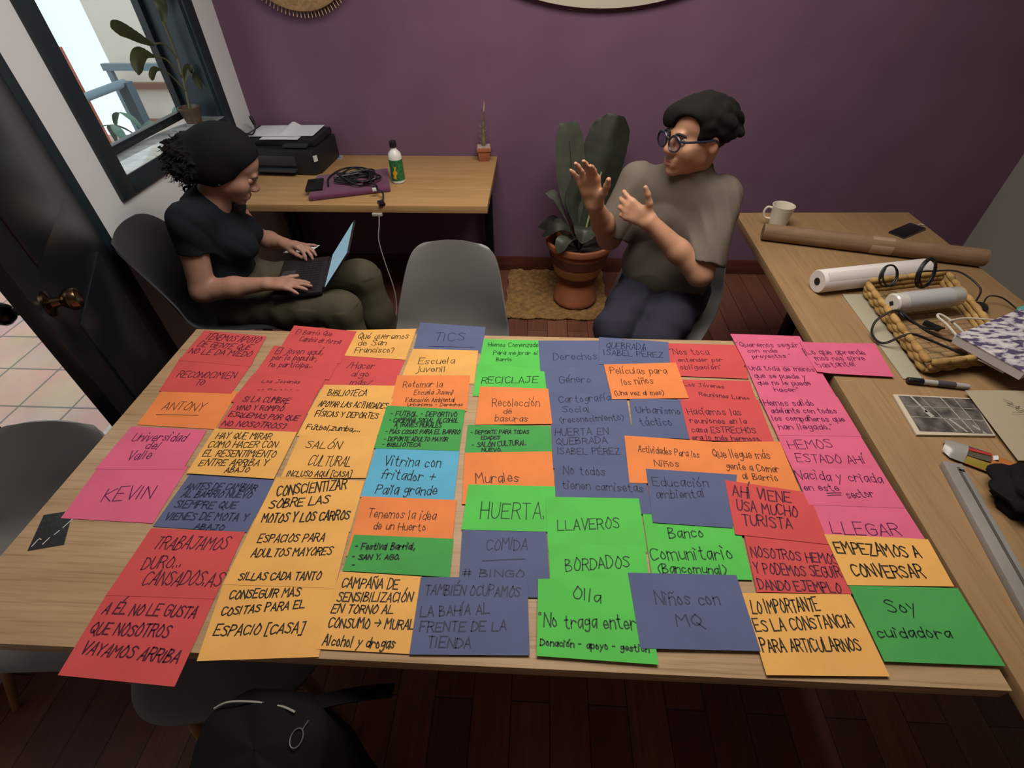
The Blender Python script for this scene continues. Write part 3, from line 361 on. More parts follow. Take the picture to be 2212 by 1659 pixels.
G['Ñ']=(4,G['N'][1]+'|09 1a 29 3a'); G['ñ']=(3,G['n'][1]+'|07 18 27 38')
def glyph(ch):
    w,s=G.get(ch,G[' ']); out=[]
    for st in s.split('|'):
        P=[((int(a,36),int(c,36)-2),bool(k)) for a,c,k in re.findall(r'([0-9a-z])([0-9a-z])(\.?)',st)]
        if not P: continue
        pts=[(Vector(p),k) for p,k in P]
        for _ in range(2):
            if len(pts)<3: break
            n=[pts[0]]
            for i in range(len(pts)-1):
                (p,kp),(q,kq)=pts[i],pts[i+1]
                if kp and i>0: n.append((p,True))
                else: 
                    if i>0: n.append((p*.75+q*.25,False))
                if not kq and i<len(pts)-2: n.append((p*.25+q*.75,False))
            n.append(pts[-1]); pts=n
        out.append([p for p,_ in pts])
    return w,out
def ribbon(v,f,pts,w,z):
    n=len(pts)
    if n<2: return
    for i in range(1,n-1):                     # a sharp turn lifts into a second stroke
        if (pts[i]-pts[i-1]).angle(pts[i+1]-pts[i],0)>.95: ribbon(v,f,pts[:i+1],w,z); ribbon(v,f,pts[i:],w,z+.00003); return
    k=len(v)
    for i,p in enumerate(pts):
        t=pts[min(i+1,n-1)]-pts[max(i-1,0)]
        if t.length<1e-9: t=Vector((1,0))
        t.normalize(); q=p.copy()
        if i==0: q=p-t*w*.4
        if i==n-1: q=p+t*w*.4
        ww=w*random.uniform(.42,.56)
        v.append((q.x-t.y*ww,q.y+t.x*ww,z)); v.append((q.x+t.y*ww,q.y-t.x*ww,z))
    f+=[(k+2*i,k+2*i+1,k+2*i+3,k+2*i+2) for i in range(n-1)]
def write(v,f,text,x0,y0,x1,y1,h,w,z):
    A=Vector((x0,y0)); B=Vector((x1,y1)); L=(B-A).length; ux=(B-A).normalized(); uy=Vector((-ux.y,ux.x))
    if text=='_': ribbon(v,f,[A,A*.5+B*.5+uy*.0006,B],w,z); return
    tot=sum(glyph(c)[0]+1.1 for c in text)-1.1; sx=L/tot; sy=abs(h)/6; x=0; up=sum(c.isupper() for c in text)>len(text)/3
    sl=random.uniform(.02,.14) if up else random.uniform(-.02,.08)
    for c in text:
        gw,S=glyph(c); jy=random.uniform(-.35,.35); js=random.uniform(.92,1.1); jl=sl+random.uniform(-.06,.06)
        for st in S:
            pts=[]
            for p in st:
                px=(x+p.x+random.uniform(-.07,.07))*sx+p.y*sy*jl; py=(p.y*js+jy+random.uniform(-.07,.07))*sy
                pts.append(A+ux*px+uy*py)
            ribbon(v,f,pts,w,z)
        x+=gw+1.1
PAPER={'red':'c34d4d','orange':'dd8048','yellow':'dda55a','green':'56ba50','dark_green':'47974d','blue':'575f80','pink':'cf607f','cyan':'5aa4c3'}
INK={'red':'4a1428','orange':'4f2a18','yellow':'2e2415','green':'123a1c','dark_green':'10281a','blue':'252a42','pink':'4c1240','cyan':'142530'}
for ci,(c,q,layer,label,w,lines) in enumerate(CARDS):
    z=TZ+.0008+layer*.0007+ci*.000009
    pm=mat('paper_'+c,PAPER[c],.85,noise=(9,'%02x%02x%02x'%tuple(int(int(PAPER[c][i:i+2],16)*.95) for i in (0,2,4))),bump=(120,.08),spec=.2)
    cx=sum(p[0] for p in q)/4; cy=sum(p[1] for p in q)/4
    # a sheet of card stock, its corners barely lifted
    lift=[0,0,0,0]
    if label.startswith('pink card bridging'): lift=[.003,.001,.0005,.004]
    P=[Vector((*p,0)) for p in q]
    def fn(u,v):
        # order TL TR BR BL ; u along the top edge, v downwards
        p=(P[0]*(1-u)+P[1]*u)*(1-v)+(P[3]*(1-u)+P[2]*u)*v
        l=lift[0]*max(0,1-u*5-v*5)+lift[1]*max(0,1-(1-u)*5-v*5)+lift[2]*max(0,1-(1-u)*5-(1-v)*5)+lift[3]*max(0,1-u*5-(1-v)*5)
        return Vector((p.x,p.y,z+l))
    card=MB().sheet(lambda u,v: fn(u,1-v),6,6,.0004).build('paper_card',pm)
    tag(card,label,'paper card',c.replace('_',' ')+' paper cards on the work table')
    v=[];f=[]
    for (t,x0,y0,x1,y1,h) in lines: write(v,f,t,x0,y0,x1,y1,h,.0014+.0027*w,z+.0004)
    o=link('handwriting',v,f,mat('ink_on_'+c,INK[c],.6,spec=.3),card)
# ---------------------------------------------------------------- small black card at the left table edge
cb=MB().prism([(-1.131,.583),(-1.071,.598),(-1.03,.512),(-1.1,.494)],TZ+.0002,TZ+.0011).build('card_wallet',mat('black_leather','101210',.35,bump=(80,.2)))
tag(cb,'small black card lying at the left table edge under a pink card corner','card')
v=[];f=[]
for p,q in (((-1.098,.505),(-1.096,.524)),((-1.078,.511),(-1.074,.527)),((-1.062,.553),(-1.056,.575)),((-1.069,.535),(-1.065,.545)),((-1.096,.524),(-1.09,.522))): ribbon(v,f,[Vector(p),Vector(q)],.0022,TZ+.0012)
link('printed_mark',v,f,mat('print_white','c8c8c4',.5),cb)
# ---------------------------------------------------------------- shell chairs
m_shell=mat('grey_shell','6b6866',.42,bump=(200,.04)); m_beech=mat('beech','9a7246',.5,noise=(6,'83603a',(1,1,.15)))
PROF=[(.235,.405,.185,.0,.0),(.215,.43,.205,.012,.0),(.14,.44,.225,.03,.0),(.0,.428,.24,.055,.0),(-.11,.43,.24,.075,.025),(-.18,.468,.235,.07,.06),(-.222,.55,.226,.04,.085),(-.25,.66,.208,.01,.07),(-.276,.75,.187,.0,.045),(-.293,.805,.162,-.012,.025),(-.3,.828,.125,-.02,.012)]
def shell_pt(u,v):
    t=u*(len(PROF)-1); i=min(int(t),len(PROF)-2); a=t-i
    p=[PROF[max(i-1,0)],PROF[i],PROF[i+1],PROF[min(i+2,len(PROF)-1)]]
    x,z,w,rz,cx=[.5*((2*p[1][k])+(p[2][k]-p[0][k])*a+(2*p[0][k]-5*p[1][k]+4*p[2][k]-p[3][k])*a*a+(p[3][k]-3*p[2][k]+3*p[1][k]-p[0][k])*a**3) for k in range(5)]
    s=2*v-1; return Vector((x+cx*abs(s)**2.4,w*s,z+rz*abs(s)**2.4))
m_shelldark=mat('charcoal_shell','35363a',.6,bump=(200,.1))
def chair(label,loc,rz,sz=1,group='grey shell chairs',m=m_shell):
    t=thing('shell_chair',label,'chair',(loc[0],loc[1],0),rz,group); t.scale=(1,1,sz)
    MB().sheet(shell_pt,40,18,.007).build('shell',m,t,world=False,sharp=60)
    for sx in (1,-1):
        for sy in (1,-1):
            MB().tube([(sx*.11,sy*.11,.42),(sx*.225,sy*.215,0)],[.019,.011],10).build('leg',m_beech,t,world=False)
    f=MB()
    for sx,sy,tx,ty in ((1,1,-1,-1),(1,-1,-1,1)): f.tube([(sx*.165,sy*.165,.23),(tx*.165,ty*.165,.23)],.006)
    for sx in (1,-1): f.tube([(sx*.11,-.12,.416),(sx*.11,.12,.416)],.009)
    f.build('leg_brace',m_blackmetal,t,world=False); return t
chair('grey shell chair standing empty between the two seated people',(-.345,1.53),math.radians(-93))
chair('tall charcoal shell chair under the person with the laptop',(-1.325,1.815),math.radians(12),1.1,None,m_shelldark)
chair('grey shell chair under the person in glasses',(.575,1.93),math.radians(246))
chair('grey shell chair at the left end of the card-covered table',(-1.36,.60),math.radians(-86),.875)
so_=thing('stool','grey stool half under the near table edge, left of the black backpack','stool',(-.73,.485,0),.25)
def stf(u,v):
    a=2*PI*v; e=3.2; c,s=math.cos(a),math.sin(a); r=u*.225; return Vector((r*math.copysign(abs(c)**(2/e),c),r*math.copysign(abs(s)**(2/e),s),.47-.02*(1-u*u)-.05*max(0,u-.9)*10*max(0,u-.9)))
MB().sheet(stf,16,48,.012).build('seat',m_shell,so_,world=False,sharp=60)
for sx in (1,-1):
    for sy in (1,-1): MB().tube([(sx*.13,sy*.13,.445),(sx*.19,sy*.19,0)],[.018,.012],10).build('leg',m_beech,so_,world=False)
# ---------------------------------------------------------------- things on the wall desk
m_pblack=mat('printer_plastic','15171a',.45,bump=(150,.06)); m_pgrey=mat('printer_panel','2c2f33',.4)
pr=thing('printer','black inkjet printer with loose papers on its lid','printer',(-1.40,2.87,.75),math.radians(-3))
MB().prism([(-.235,-.12),(-.19,-.15),(.19,-.15),(.215,-.11),(.215,.16),(-.235,.16)],.0,.13).build('body',m_pblack,pr,bevel=.012,world=False)
MB().prism([(-.225,-.09),(.2,-.09),(.205,.155),(-.225,.155)],.13,.168).build('scanner_lid',m_pblack,pr,bevel=.014,world=False)
MB().box((-.03,-.151,.075),(.26,.012,.05)).build('output_slot',m_pgrey,pr,bevel=.003,world=False)
MB().box((-.03,-.16,.03),(.25,.05,.012)).build('paper_tray',m_pgrey,pr,bevel=.003,world=False)
MB().box((.1,-.105,.142),(.13,.05,.014)).build('control_panel',m_pgrey,pr,bevel=.004,world=False)
MB().box((.2035,-.1315,.085),(.024,.003,.03),M=Matrix.Rotation(math.atan2(.04,.025),3,'Z')).build('sticker',mat('print_white','c8c8c4',.5),pr,world=False)
m_paper=mat('white_paper','c9c8cc',.85)
def papersheet(u,v): return Vector((-1.585+.36*u,2.80+.2*v+.02*u,.92+.0+.022*max(0,1-abs(u-.52)/.1)*(v**.6)+.003))
tag(MB().sheet(papersheet,24,6,.0006).build('folded_sheet',m_paper,sharp=60),'white sheet with a raised fold on top of the printer','paper')
tag(MB().sheet(lambda u,v:Vector((-1.50+.21*u,2.765+.15*v+.0*u,.9194+.0008*u)),4,4,.0006).build('loose_sheet',m_paper),'white sheet lying lowest on the printer lid, toward the front','paper')
m_cable=mat('black_cable','0d0d0f',.5)
c=MB().tube(smoothpts([(-1.63,3.0,.93),(-1.60,2.93,.985),(-1.55,2.86,1.0),(-1.525,2.82,.97),(-1.545,2.80,.935),(-1.6,2.83,.93)]),.004)
tag(c.build('printer_cable',m_cable),'black cable looping over the left of the printer papers','cable')
k=MB().prism([(-1.204,2.985),(-1.153,2.97),(-1.165,3.03),(-1.21,3.04)],.7505,.7525); k=tag(k.build('contact_card',mat('card_paleblue','9aa6b4',.6)),'small pale card on the desk beside the printer','card')
MB().prism([(-1.197,2.995),(-1.16,2.985),(-1.166,3.008),(-1.2,3.017)],.7525,.7528).build('printed_block',mat('card_bluegrey','5a6a80',.6),k)
SLV=[(-1.133,2.365),(-.752,2.497),(-.828,2.774),(-1.193,2.656)]
m_slv=mat('purple_neoprene','5e2348',.8,bump=(90,.2),sheen=.3)
sl=MB().prism(SLV,.7505,.775).build('laptop_sleeve',m_slv,None,bevel=.01,seg=3); tag(sl,'purple laptop sleeve lying on the desk under black cables','laptop sleeve')
MB().tube([(-1.12,2.374,.765),(-.765,2.497,.765)],.0025).build('zipper',mat('dark_zip','2a1222',.5),sl)
ph=MB().prism([(-1.165,2.42),(-1.085,2.446),(-1.125,2.588),(-1.2,2.563)],.7755,.787).build('power_adapter',mat('adapter_black','0e0f11',.4),None,bevel=.004)
tag(ph,'flat black adapter on the left corner of the purple sleeve','adapter')
random.seed(3)
pts=[]
for i in range(34):
    a=i*1.25+random.uniform(-.4,.4); r=random.uniform(.03,.1)
    pts.append((-.93+r*1.25*math.cos(a)+random.uniform(-.02,.02),2.57+r*math.sin(a),.781+.022*abs(math.sin(i*.9))+.004*(i%3)))
pts=[(-1.07,2.49,.78),(-1.1,2.6,.783),(-1.06,2.7,.79),(-.97,2.70,.80),(-.90,2.66,.8)]+pts+[(-.84,2.50,.79),(-.80,2.44,.786),(-.765,2.40,.78),(-.76,2.35,.757)]
cb=MB().tube(smoothpts(pts,5),.0048,7).build('cable_bundle',m_cable); tag(cb,'tangled black cables heaped on the purple laptop sleeve','cables')
MB().box((-.765,2.345,.757),(.03,.05,.011),.5).build('plug',mat('adapter_black','0e0f11',.4),cb,bevel=.003)
MB().box((-.815,2.43,.789),(.02,.02,.012),.4).build('connector',mat('print_white','c8c8c4',.5),cb,bevel=.002)
# bottle
bt=thing('bottle','white plastic bottle with black cap and green label on the desk','bottle',(-.752,2.60,.75),.3)
bt.location=(-.742,2.635,.75)
MB().lathe([(.028,0),(.034,.004),(.035,.012),(.035,.128),(.031,.148),(.018,.162),(.0145,.168),(.0145,.178)],28).build('body',mat('white_plastic','d8d6d0',.35),bt,world=False)
MB().lathe([(.017,.176),(.018,.178),(.018,.2),(.0155,.206)],24).build('cap',mat('black_cap','17151a',.35),bt,world=False)
def lab(r,a0,a1,z0,z1,nu=16): return lambda u,v:Vector((r*math.cos(a0+(a1-a0)*u),r*math.sin(a0+(a1-a0)*u),z0+(z1-z0)*v))
MB().sheet(lab(.0354,-2.9,.35,.016,.12),20,2,.0002).build('label',blotch('label_green','1d5c34','2f7a44','1b4f2e',60,.5),bt,world=False)
def star(u,v):
    a=-1.95; w=.5*(1-.55*abs(math.sin(v*6.3)))*(.4+.6*math.sin(PI*min(1,v+.15))); th=a+w*(u-.5)*1.7+.25*(v-.5); return Vector((.0358*math.cos(th),.0358*math.sin(th),.028+.06*v))
MB().sheet(star,8,14,.0002).build('yellow_flower',mat('label_yellow','d69a1c',.5),bt,world=False)
# cactus in a square pot
cp=thing('potted_cactus','small square terracotta pot with one thin spiky stem','plant',(-.315,2.98,.75),.1)
m_terra=mat('terracotta','a2613f',.75,noise=(8,'8d5236'))
q=[(-.028,-.028),(.028,-.028),(.028,.028),(-.028,.028)]; q2=[(-.036,-.036),(.036,-.036),(.036,.036),(-.036,.036)]
b=MB(); b.add([(*p,0) for p in q]+[(*p,.06) for p in q2],[(3,2,1,0),(4,5,6,7)]+[(i,(i+1)%4,4+(i+1)%4,4+i) for i in range(4)]); b.prism([(x*1.12,y*1.12) for x,y in q2],.055,.075); b.build('pot',m_terra,cp,bevel=.002,world=False)
MB().box((0,0,.0755),(.07,.07,.003)).build('gravel',mat('pale_gravel','b7a59c',.9,noise=(90,'8d7d74')),cp,world=False)
MB().tube([(0,0,.075),(.001,0,.13),(.003,0,.18),(.008,0,.26)],[.011,.012,.008,.002],9).build('stem',mat('dry_stem','5c5236',.8,noise=(30,'7d7350')),cp,world=False)
s=MB(); random.seed(5)
for i in range(26):
    z=.08+i*.0042; a=i*2.4; s.tube([(.01*math.cos(a),.01*math.sin(a),z),(.026*math.cos(a),.026*math.sin(a),z+.012)],[.0012,.0004],4)
s.build('spines',mat('pale_spine','8f8455',.8),cp,world=False)
MB().tube([(.008,0,.255),(.011,0,.28),(.013,0,.305)],[.003,.0035,.001],6).build('dry_tip',mat('straw_tip','b7a184',.8),cp,world=False)
# white cord hanging below the desk
c=MB().tube(smoothpts([(-.778,2.318,.712),(-.785,2.31,.66),(-.80,2.30,.58),(-.79,2.30,.45),(-.772,2.30,.31),(-.775,2.3,.2),(-.80,2.28,.09),(-.85,2.22,.02),(-.93,2.2,.006)]),.0028)
c=tag(c.build('charging_cable',mat('white_cord','a9a19b',.5)),'thin white cord hanging from the desk down to the floor','cable')
MB().box((-.79,2.33,.706),(.05,.022,.014)).build('plug',mat('white_cord','a9a19b',.5),c,bevel=.003)
# ---------------------------------------------------------------- on the purple wall
wb=thing('wall_basket','round woven wall basket with stick fringe on the purple wall','basket',(-1.178,3.045,1.755))
Ry=Matrix.Rotation(PI/2,3,'X')
prof=[(.0,.02)]+[(.31*i/26,.02+.03*(i/26)**2+.004*(i%2)) for i in range(1,27)]+[(.312,.045),(.3,.004),(.0,.004)]
MB().lathe(prof,64,(0,0,0),Ry).build('woven_disc',mat('seagrass','9c7a52',.85,noise=(50,'7a5c3a')),wb,world=False)
fr=MB()
for i in range(110):
    a=2*PI*i/110; fr.tube([(.3*math.cos(a),-.03,.3*math.sin(a)),(.338*math.cos(a),-.034,.338*math.sin(a))],.0026,5)
fr.build('stick_fringe',mat('pale_stick','b59a76',.8),wb,world=False)
pl=[(.29+1.0*math.cos(2*PI*i/96),2.128+.68*math.sin(2*PI*i/96)) for i in range(96)]
b=MB(); n=96; b.add([(x,3.049,z) for x,z in pl]+[(x,3.012,z) for x,z in pl],[tuple(range(n)),tuple(range(n,2*n))[::-1]]+[(i,(i+1)%n,n+(i+1)%n,n+i) for i in range(n)])
tag(b.build('wall_panel',mat('cream_board','c8c1ac',.7),bevel=.004),'large cream oval panel on the purple wall, only its curved lower edge in view','panel')
# ---------------------------------------------------------------- big potted plant on a woven mat
m_leaf=mat('leaf_dark','262a20',.5,noise=(12,'30352a')); m_leaf2=mat('leaf_mid','3c4036',.5,noise=(14,'484c40'))
def leaf(path,wd,w,prof,m,parent,fold=.25,name='leaf',th=.0012,rib=None):
    P=smoothpts(path,8); N=len(P)-1; wd=Vector(wd).normalized()
    def fn(u,v):
        i=min(int(u*N),N); p=P[i]; t=(P[min(i+1,N)]-P[max(i-1,0)]).normalized(); a=(wd-t*wd.dot(t)).normalized(); nrm=t.cross(a); s=2*v-1
        k=u*(len(prof)-1); j=min(int(k),len(prof)-2); r=k-j; q=[prof[max(j-1,0)],prof[j],prof[j+1],prof[min(j+2,len(prof)-1)]]; ww=w*max(.02,.5*((2*q[1])+(q[2]-q[0])*r+(2*q[0]-5*q[1]+4*q[2]-q[3])*r*r+(q[3]-3*q[2]+3*q[1]-q[0])*r**3))
        return p+a*s*ww*math.cos(fold)+nrm*abs(s)*ww*math.sin(fold)+nrm*.004*math.sin(u*70)*abs(s)*(ww/.09)
    o=MB().sheet(fn,N,8,th).build(name,m,parent,sharp=80)
    if rib: MB().tube(P[:int(N*rib[1])],[.007*(1-.75*i/N) for i in range(int(N*rib[1]))],6).build('midrib',rib[0],o)
    return o
mt=thing('woven_mat','square braided straw mat under the big plant pot','mat',(.13,2.75,0))
def matf(u,v):
    x=-.18+.63*u; y=2.455+.57*v; return Vector((x+.006*math.sin(v*21),y+.006*math.sin(u*23),.011+.008*abs(math.sin(u*44+.9*math.sin(v*60)))*(.6+.4*math.cos(v*60+PI*(int(u*14)%2)))))
MB().sheet(matf,130,70,.008).build('braid',mat('straw_mat','94703f',.9,noise=(40,'6f522e')),mt,sharp=80)
pt=thing('potted_plant','broad-leaved plant in a banded terracotta pot on a straw mat','plant',(.25,2.67,.021))
MB().lathe([(.128,0),(.135,.012),(.133,.03),(.122,.075),(.108,.115),(.104,.14),(.118,.165),(.135,.2),(.158,.27),(.174,.335),(.18,.365),(.192,.372),(.196,.388),(.194,.404),(.18,.408),(.172,.395),(.165,.35),(.01,.34)],56).build('pot',m_terra,pt,world=False)
def band(r0,z0,r1,z1): return MB().lathe([(r0-.006,z0),(r0+.0015,z0),(r1+.0015,z1),(r1-.006,z1)],56)
band(.160,.275,.1735,.333).build('dark_band',mat('clay_brown','63351f',.7,noise=(9,'55301f')),pt,world=False)
band(.137,.206,.1555,.263).build('pale_band',mat('clay_ochre','b07b48',.7,noise=(9,'9d6b3e')),pt,world=False)
band(.109,.146,.1335,.197).build('dark_band',mat('clay_brown','63351f'),pt,world=False)
MB().lathe([(.002,.352),(.166,.35),(.168,.345),(.16,.33),(.002,.33)],32).build('soil',mat('soil','1d1712',.95,noise=(60,'33271c')),pt,world=False)
leaf([(.24,2.68,.4),(.21,2.72,.58),(.175,2.76,.8),(.15,2.8,1.0)],(1,.2,0),.082,[.1,.15,.5,.85,1,1,.9,.55],m_leaf2,pt,.12,rib=(m_leaf,.9))
leaf([(.27,2.69,.4),(.31,2.73,.62),(.36,2.78,.85),(.40,2.82,1.03)],(1,.1,-.25),.135,[.08,.3,.75,1,1,1,.95,.8,.35],m_leaf,pt,.42,rib=(mat('pale_rib','8d9a68',.5),.62))
leaf([(.24,2.64,.38),(.16,2.66,.55),(.10,2.7,.66),(.045,2.72,.665)],(0,1,.3),.045,[.1,.15,.3,.9,1,.7,.1],m_leaf2,pt,.2)
leaf([(.25,2.63,.38),(.18,2.60,.52),(.10,2.6,.55),(.03,2.62,.46)],(0,1,.2),.06,[.1,.2,.6,1,.9,.1],m_leaf,pt,.3)
leaf([(.25,2.62,.38),(.27,2.56,.53),(.26,2.50,.56),(.24,2.46,.50)],(1,0,.1),.07,[.1,.3,.8,1,.8,.1],m_leaf,pt,.3)
leaf([(.26,2.66,.4),(.2,2.7,.6),(.24,2.74,.72),(.3,2.76,.8)],(1,.4,0),.06,[.1,.3,.8,1,.8,.1],m_leaf,pt,.3)
leaf([(.27,2.66,.38),(.36,2.64,.52),(.44,2.64,.58),(.5,2.66,.5)],(0,1,.2),.07,[.1,.3,.8,1,.8,.1],m_leaf,pt,.3)
leaf([(.23,2.65,.38),(.13,2.70,.48),(.07,2.74,.5),(.01,2.78,.44)],(0,1,.2),.06,[.1,.3,.8,1,.8,.1],m_leaf,pt,.3)
leaf([(.24,2.61,.38),(.2,2.55,.47),(.15,2.51,.48),(.12,2.5,.42)],(1,-.8,.1),.05,[.1,.3,.8,1,.8,.1],m_leaf2,pt,.3)
# ---------------------------------------------------------------- plant on the window sill
sp=thing('sill_plant','dark leafy plant in a brown pot on the window sill','plant',(-1.745,2.655,1.032))
MB().lathe([(.036,0),(.048,.055),(.052,.06),(.052,.07),(.046,.07),(.04,.05),(.002,.05)],24).build('pot',mat('brown_glaze','4d3a2c',.4),sp,world=False)
st=MB(); st.tube(smoothpts([(-1.745,2.655,1.08),(-1.74,2.69,1.2),(-1.735,2.71,1.32),(-1.73,2.70,1.44)]),.006,7); st.tube(smoothpts([(-1.737,2.705,1.30),(-1.74,2.66,1.36),(-1.75,2.60,1.37)]),.004,6)
st.tube(smoothpts([(-1.74,2.69,1.22),(-1.745,2.64,1.30),(-1.75,2.57,1.325)]),.004,6); st.tube(smoothpts([(-1.742,2.68,1.16),(-1.75,2.63,1.24),(-1.75,2.585,1.27)]),.003,6); st.build('stem',mat('stem_brown','4c4a33',.7),sp)
m_sil=mat('leaf_sill','28301a',.45,noise=(14,'363d20'))
for path,w in (([(-1.75,2.60,1.365),(-1.75,2.53,1.405),(-1.75,2.45,1.445),(-1.75,2.375,1.458)],.034),([(-1.75,2.575,1.325),(-1.75,2.51,1.352),(-1.75,2.45,1.335),(-1.75,2.41,1.285)],.03),([(-1.75,2.585,1.27),(-1.75,2.54,1.285),(-1.75,2.50,1.27),(-1.75,2.48,1.25)],.014),([(-1.735,2.70,1.42),(-1.72,2.72,1.5),(-1.71,2.7,1.58),(-1.7,2.66,1.62)],.03),([(-1.74,2.69,1.2),(-1.72,2.73,1.25),(-1.70,2.74,1.22),(-1.69,2.73,1.16)],.026)):
    leaf(path,(-.3,-.25,1),w,[.1,.5,.8,1,1,.8,.1],m_sil,sp,.2)
# ---------------------------------------------------------------- things on the side table
def rod(a,b,prof,seg=28):
    """lathe along a->b; prof=[(t,r)]"""
    a=Vector(a); b=Vector(b); d=b-a; A,B=frame(d); M=Matrix((A,B,d.normalized())).transposed(); return MB().lathe([(r,t*d.length) for t,r in prof],seg,a,M)
m_mug=mat('cream_glaze','cfc6b4',.3,coat=.3)
mg=thing('mug','cream coffee mug at the far end of the brown side table','mug',(1.075,2.165,TZ),0)
MB().lathe([(.032,0),(.036,.003),(.04,.03),(.0455,.088),(.047,.094),(.0445,.094),(.042,.086),(.036,.012),(.002,.01)],36).build('cup',m_mug,mg,world=False)
MB().tube(smoothpts([(-.042,.008,.078),(-.062,.012,.08),(-.07,.014,.058),(-.06,.012,.034),(-.038,.008,.03)]),.0052,8).build('handle',m_mug,mg,world=False)
rl=thing('paper_roll','long brown wrapping paper roll lying across the side table','paper roll',(1.35,1.93,TZ))
m_kraft=mat('kraft_paper','83684f',.7,noise=(5,'75593f',(1,6,6)),bump=(12,.3))
a,bq=(.962,2.035,.7835),(1.745,1.83,.7835)
rod(a,bq,[(0,.02),(0,.0325),(.01,.0335),(.99,.0335),(1,.032),(1,.02),(.985,.018)],32).build('rolled_paper',m_kraft,rl)
rod((1.355,1.9319,.7835),(1.432,1.9117,.7835),[(0,.0334),(0,.0342),(1,.0342),(1,.0334)],32).build('tape_band',mat('tape','9a8068',.4,spec=.6),rl)
b=MB(); d=(Vector(bq)-Vector(a)); A,B=frame(d)
b.sheet(lambda u,v:Vector(a)+d*(.01+.98*u)+(A*math.cos(.3+.7*v)+B*math.sin(.3+.7*v))*(.0338+.0035*v),8,6,.0006); b.build('loose_edge',m_kraft,rl)
rw=thing('white_roll','thick white paper roll with an open core behind the straw basket','paper roll',(1.23,1.67,TZ))
m_wr=mat('white_roll_paper','cfc8c4',.7,bump=(10,.25))
rod((1.022,1.62,.792),(1.45,1.716,.792),[(.02,.013),(0,.0135),(0,.039),(.01,.0415),(.99,.0415),(1,.039),(1,.012),(.98,.012)],32).build('rolled_paper',m_wr,rw)
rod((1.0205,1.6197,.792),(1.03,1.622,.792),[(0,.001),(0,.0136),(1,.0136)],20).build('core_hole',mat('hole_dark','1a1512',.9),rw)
d=Vector((.428,.096,0)); A,B=frame(d); o=Vector((1.022,1.62,.792))
MB().sheet(lambda u,v:o+d*(.03+.95*u)+(A*math.cos(.5+.7*v)+B*math.sin(.5+.7*v))*(.0418+.004*v),6,6,.0006).build('loose_edge',m_wr,rw)
# pale plastic strip under the basket
tag(MB().prism([(1.118,1.60),(1.196,1.60),(1.154,1.14),(1.098,1.14)],TZ+.0005,TZ+.004).build('plastic_sleeve',mat('milky_plastic','a39c88',.35),None,bevel=.001),'pale milky plastic strip lying along the left of the straw basket','plastic strip')
# straw basket tray
bk=thing('basket','straw tray basket full of cables on the side table','basket',(1.31,1.44,TZ+.004))
m_straw=mat('straw','b08d52',.85,noise=(25,'8d6c3a')); m_straw2=tiles('straw_floor','9c7a4a','86663c','6a5230',.055,.024,.0022,.5,.9,rotz=-.2)
BQ=[Vector((1.192,1.60,0)),Vector((1.497,1.672,0)),Vector((1.425,1.225,0)),Vector((1.165,1.165,0))]
MB().prism([(p.x,p.y) for p in BQ],TZ+.0045,TZ+.013).build('woven_base',m_straw2,bk)
cen=sum(BQ,Vector())/4
for e in range(4):
    p,q=BQ[e],BQ[(e+1)%4]; w=MB(); L=(q-p).length; n=max(4,int(L/.046))
    for r in range(3):
        z=TZ+.019+r*.0165
        for i in range(n):
            t0=(i+(r%2)*.5)/n-.01; t1=t0+1.06/n
            t0=max(t0,0); t1=min(t1,1)
            if t1-t0<.02: continue
            pts=[p.lerp(q,t0+(t1-t0)*k/6) for k in range(7)]; out=(p.lerp(q,.5)-cen).normalized()
            w.tube([Vector((x.x,x.y,z))+out*(.003*math.sin(PI*k/6)+.0035*r) for k,x in enumerate(pts)],[.0075+.0035*math.sin(PI*k/6) for k in range(7)],8)
    w.build('woven_side',m_straw,bk,sharp=80)
rp=thing('film_roll','short roll in clear plastic wrap lying inside the straw basket','plastic roll',(1.30,1.47,TZ+.05))
rod((1.178,1.438,.822),(1.425,1.492,.822),[(.03,.006),(0,.007),(0,.028),(.02,.0325),(.97,.0325),(1,.027),(1,.004)],32).build('roll',mat('glossy_white_film','c2bdb6',.22,coat=.5),rp)
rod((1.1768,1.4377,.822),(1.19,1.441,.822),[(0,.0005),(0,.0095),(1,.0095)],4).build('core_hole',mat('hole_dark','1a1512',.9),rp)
rod((1.215,1.446,.822),(1.38,1.482,.822),[(0,.0325),(0,.033),(1,.033),(1,.0325)],32).build('wrap_label',mat('pale_label','aaa8aa',.4),rp)
def cable(pts,r,name,label,m,n=7,closed=False): return tag(MB().tube(smoothpts(pts,n,closed),r,7,closed).build(name,m),label,'cable')
def ring(c,r,ax,k=1,ph=0,wob=.004):
    A,B=frame(Vector(ax)); return [Vector(c)+Vector(ax).normalized()*(.004*math.sin(i*.37))+A*r*.16*math.sin(i*.21)+(A*math.cos(2*PI*i/12+ph)+B*math.sin(2*PI*i/12+ph))*(r+wob*math.sin(i*.5)) for i in range(int(12*k)+1)]
cable(ring((1.235,1.585,.835),.037,(.35,-.8,.45),2.2),.0027,'cord_coil','small black cord coil at the left inside of the basket',m_cable)
cable(ring((1.36,1.59,.838),.05,(.5,-.8,.3),4.1,0,.012)+[Vector((1.42,1.64,.83)),Vector((1.49,1.62,.84)),Vector((1.53,1.55,.82)),Vector((1.50,1.50,.80))],.003,'coiled_cable','black coiled cable arching over the far right side of the basket',m_cable)
cable([(1.30,1.335,.80),(1.24,1.335,.80),(1.19,1.38,.812),(1.185,1.40,.818),(1.16,1.40,.815),(1.115,1.38,.79),(1.095,1.34,.768),(1.11,1.295,.765),(1.16,1.285,.81),(1.22,1.27,.80),(1.29,1.22,.79),(1.335,1.17,.79)],.0038,'looping_cable','black cable looping out over the left side of the basket',m_cable)
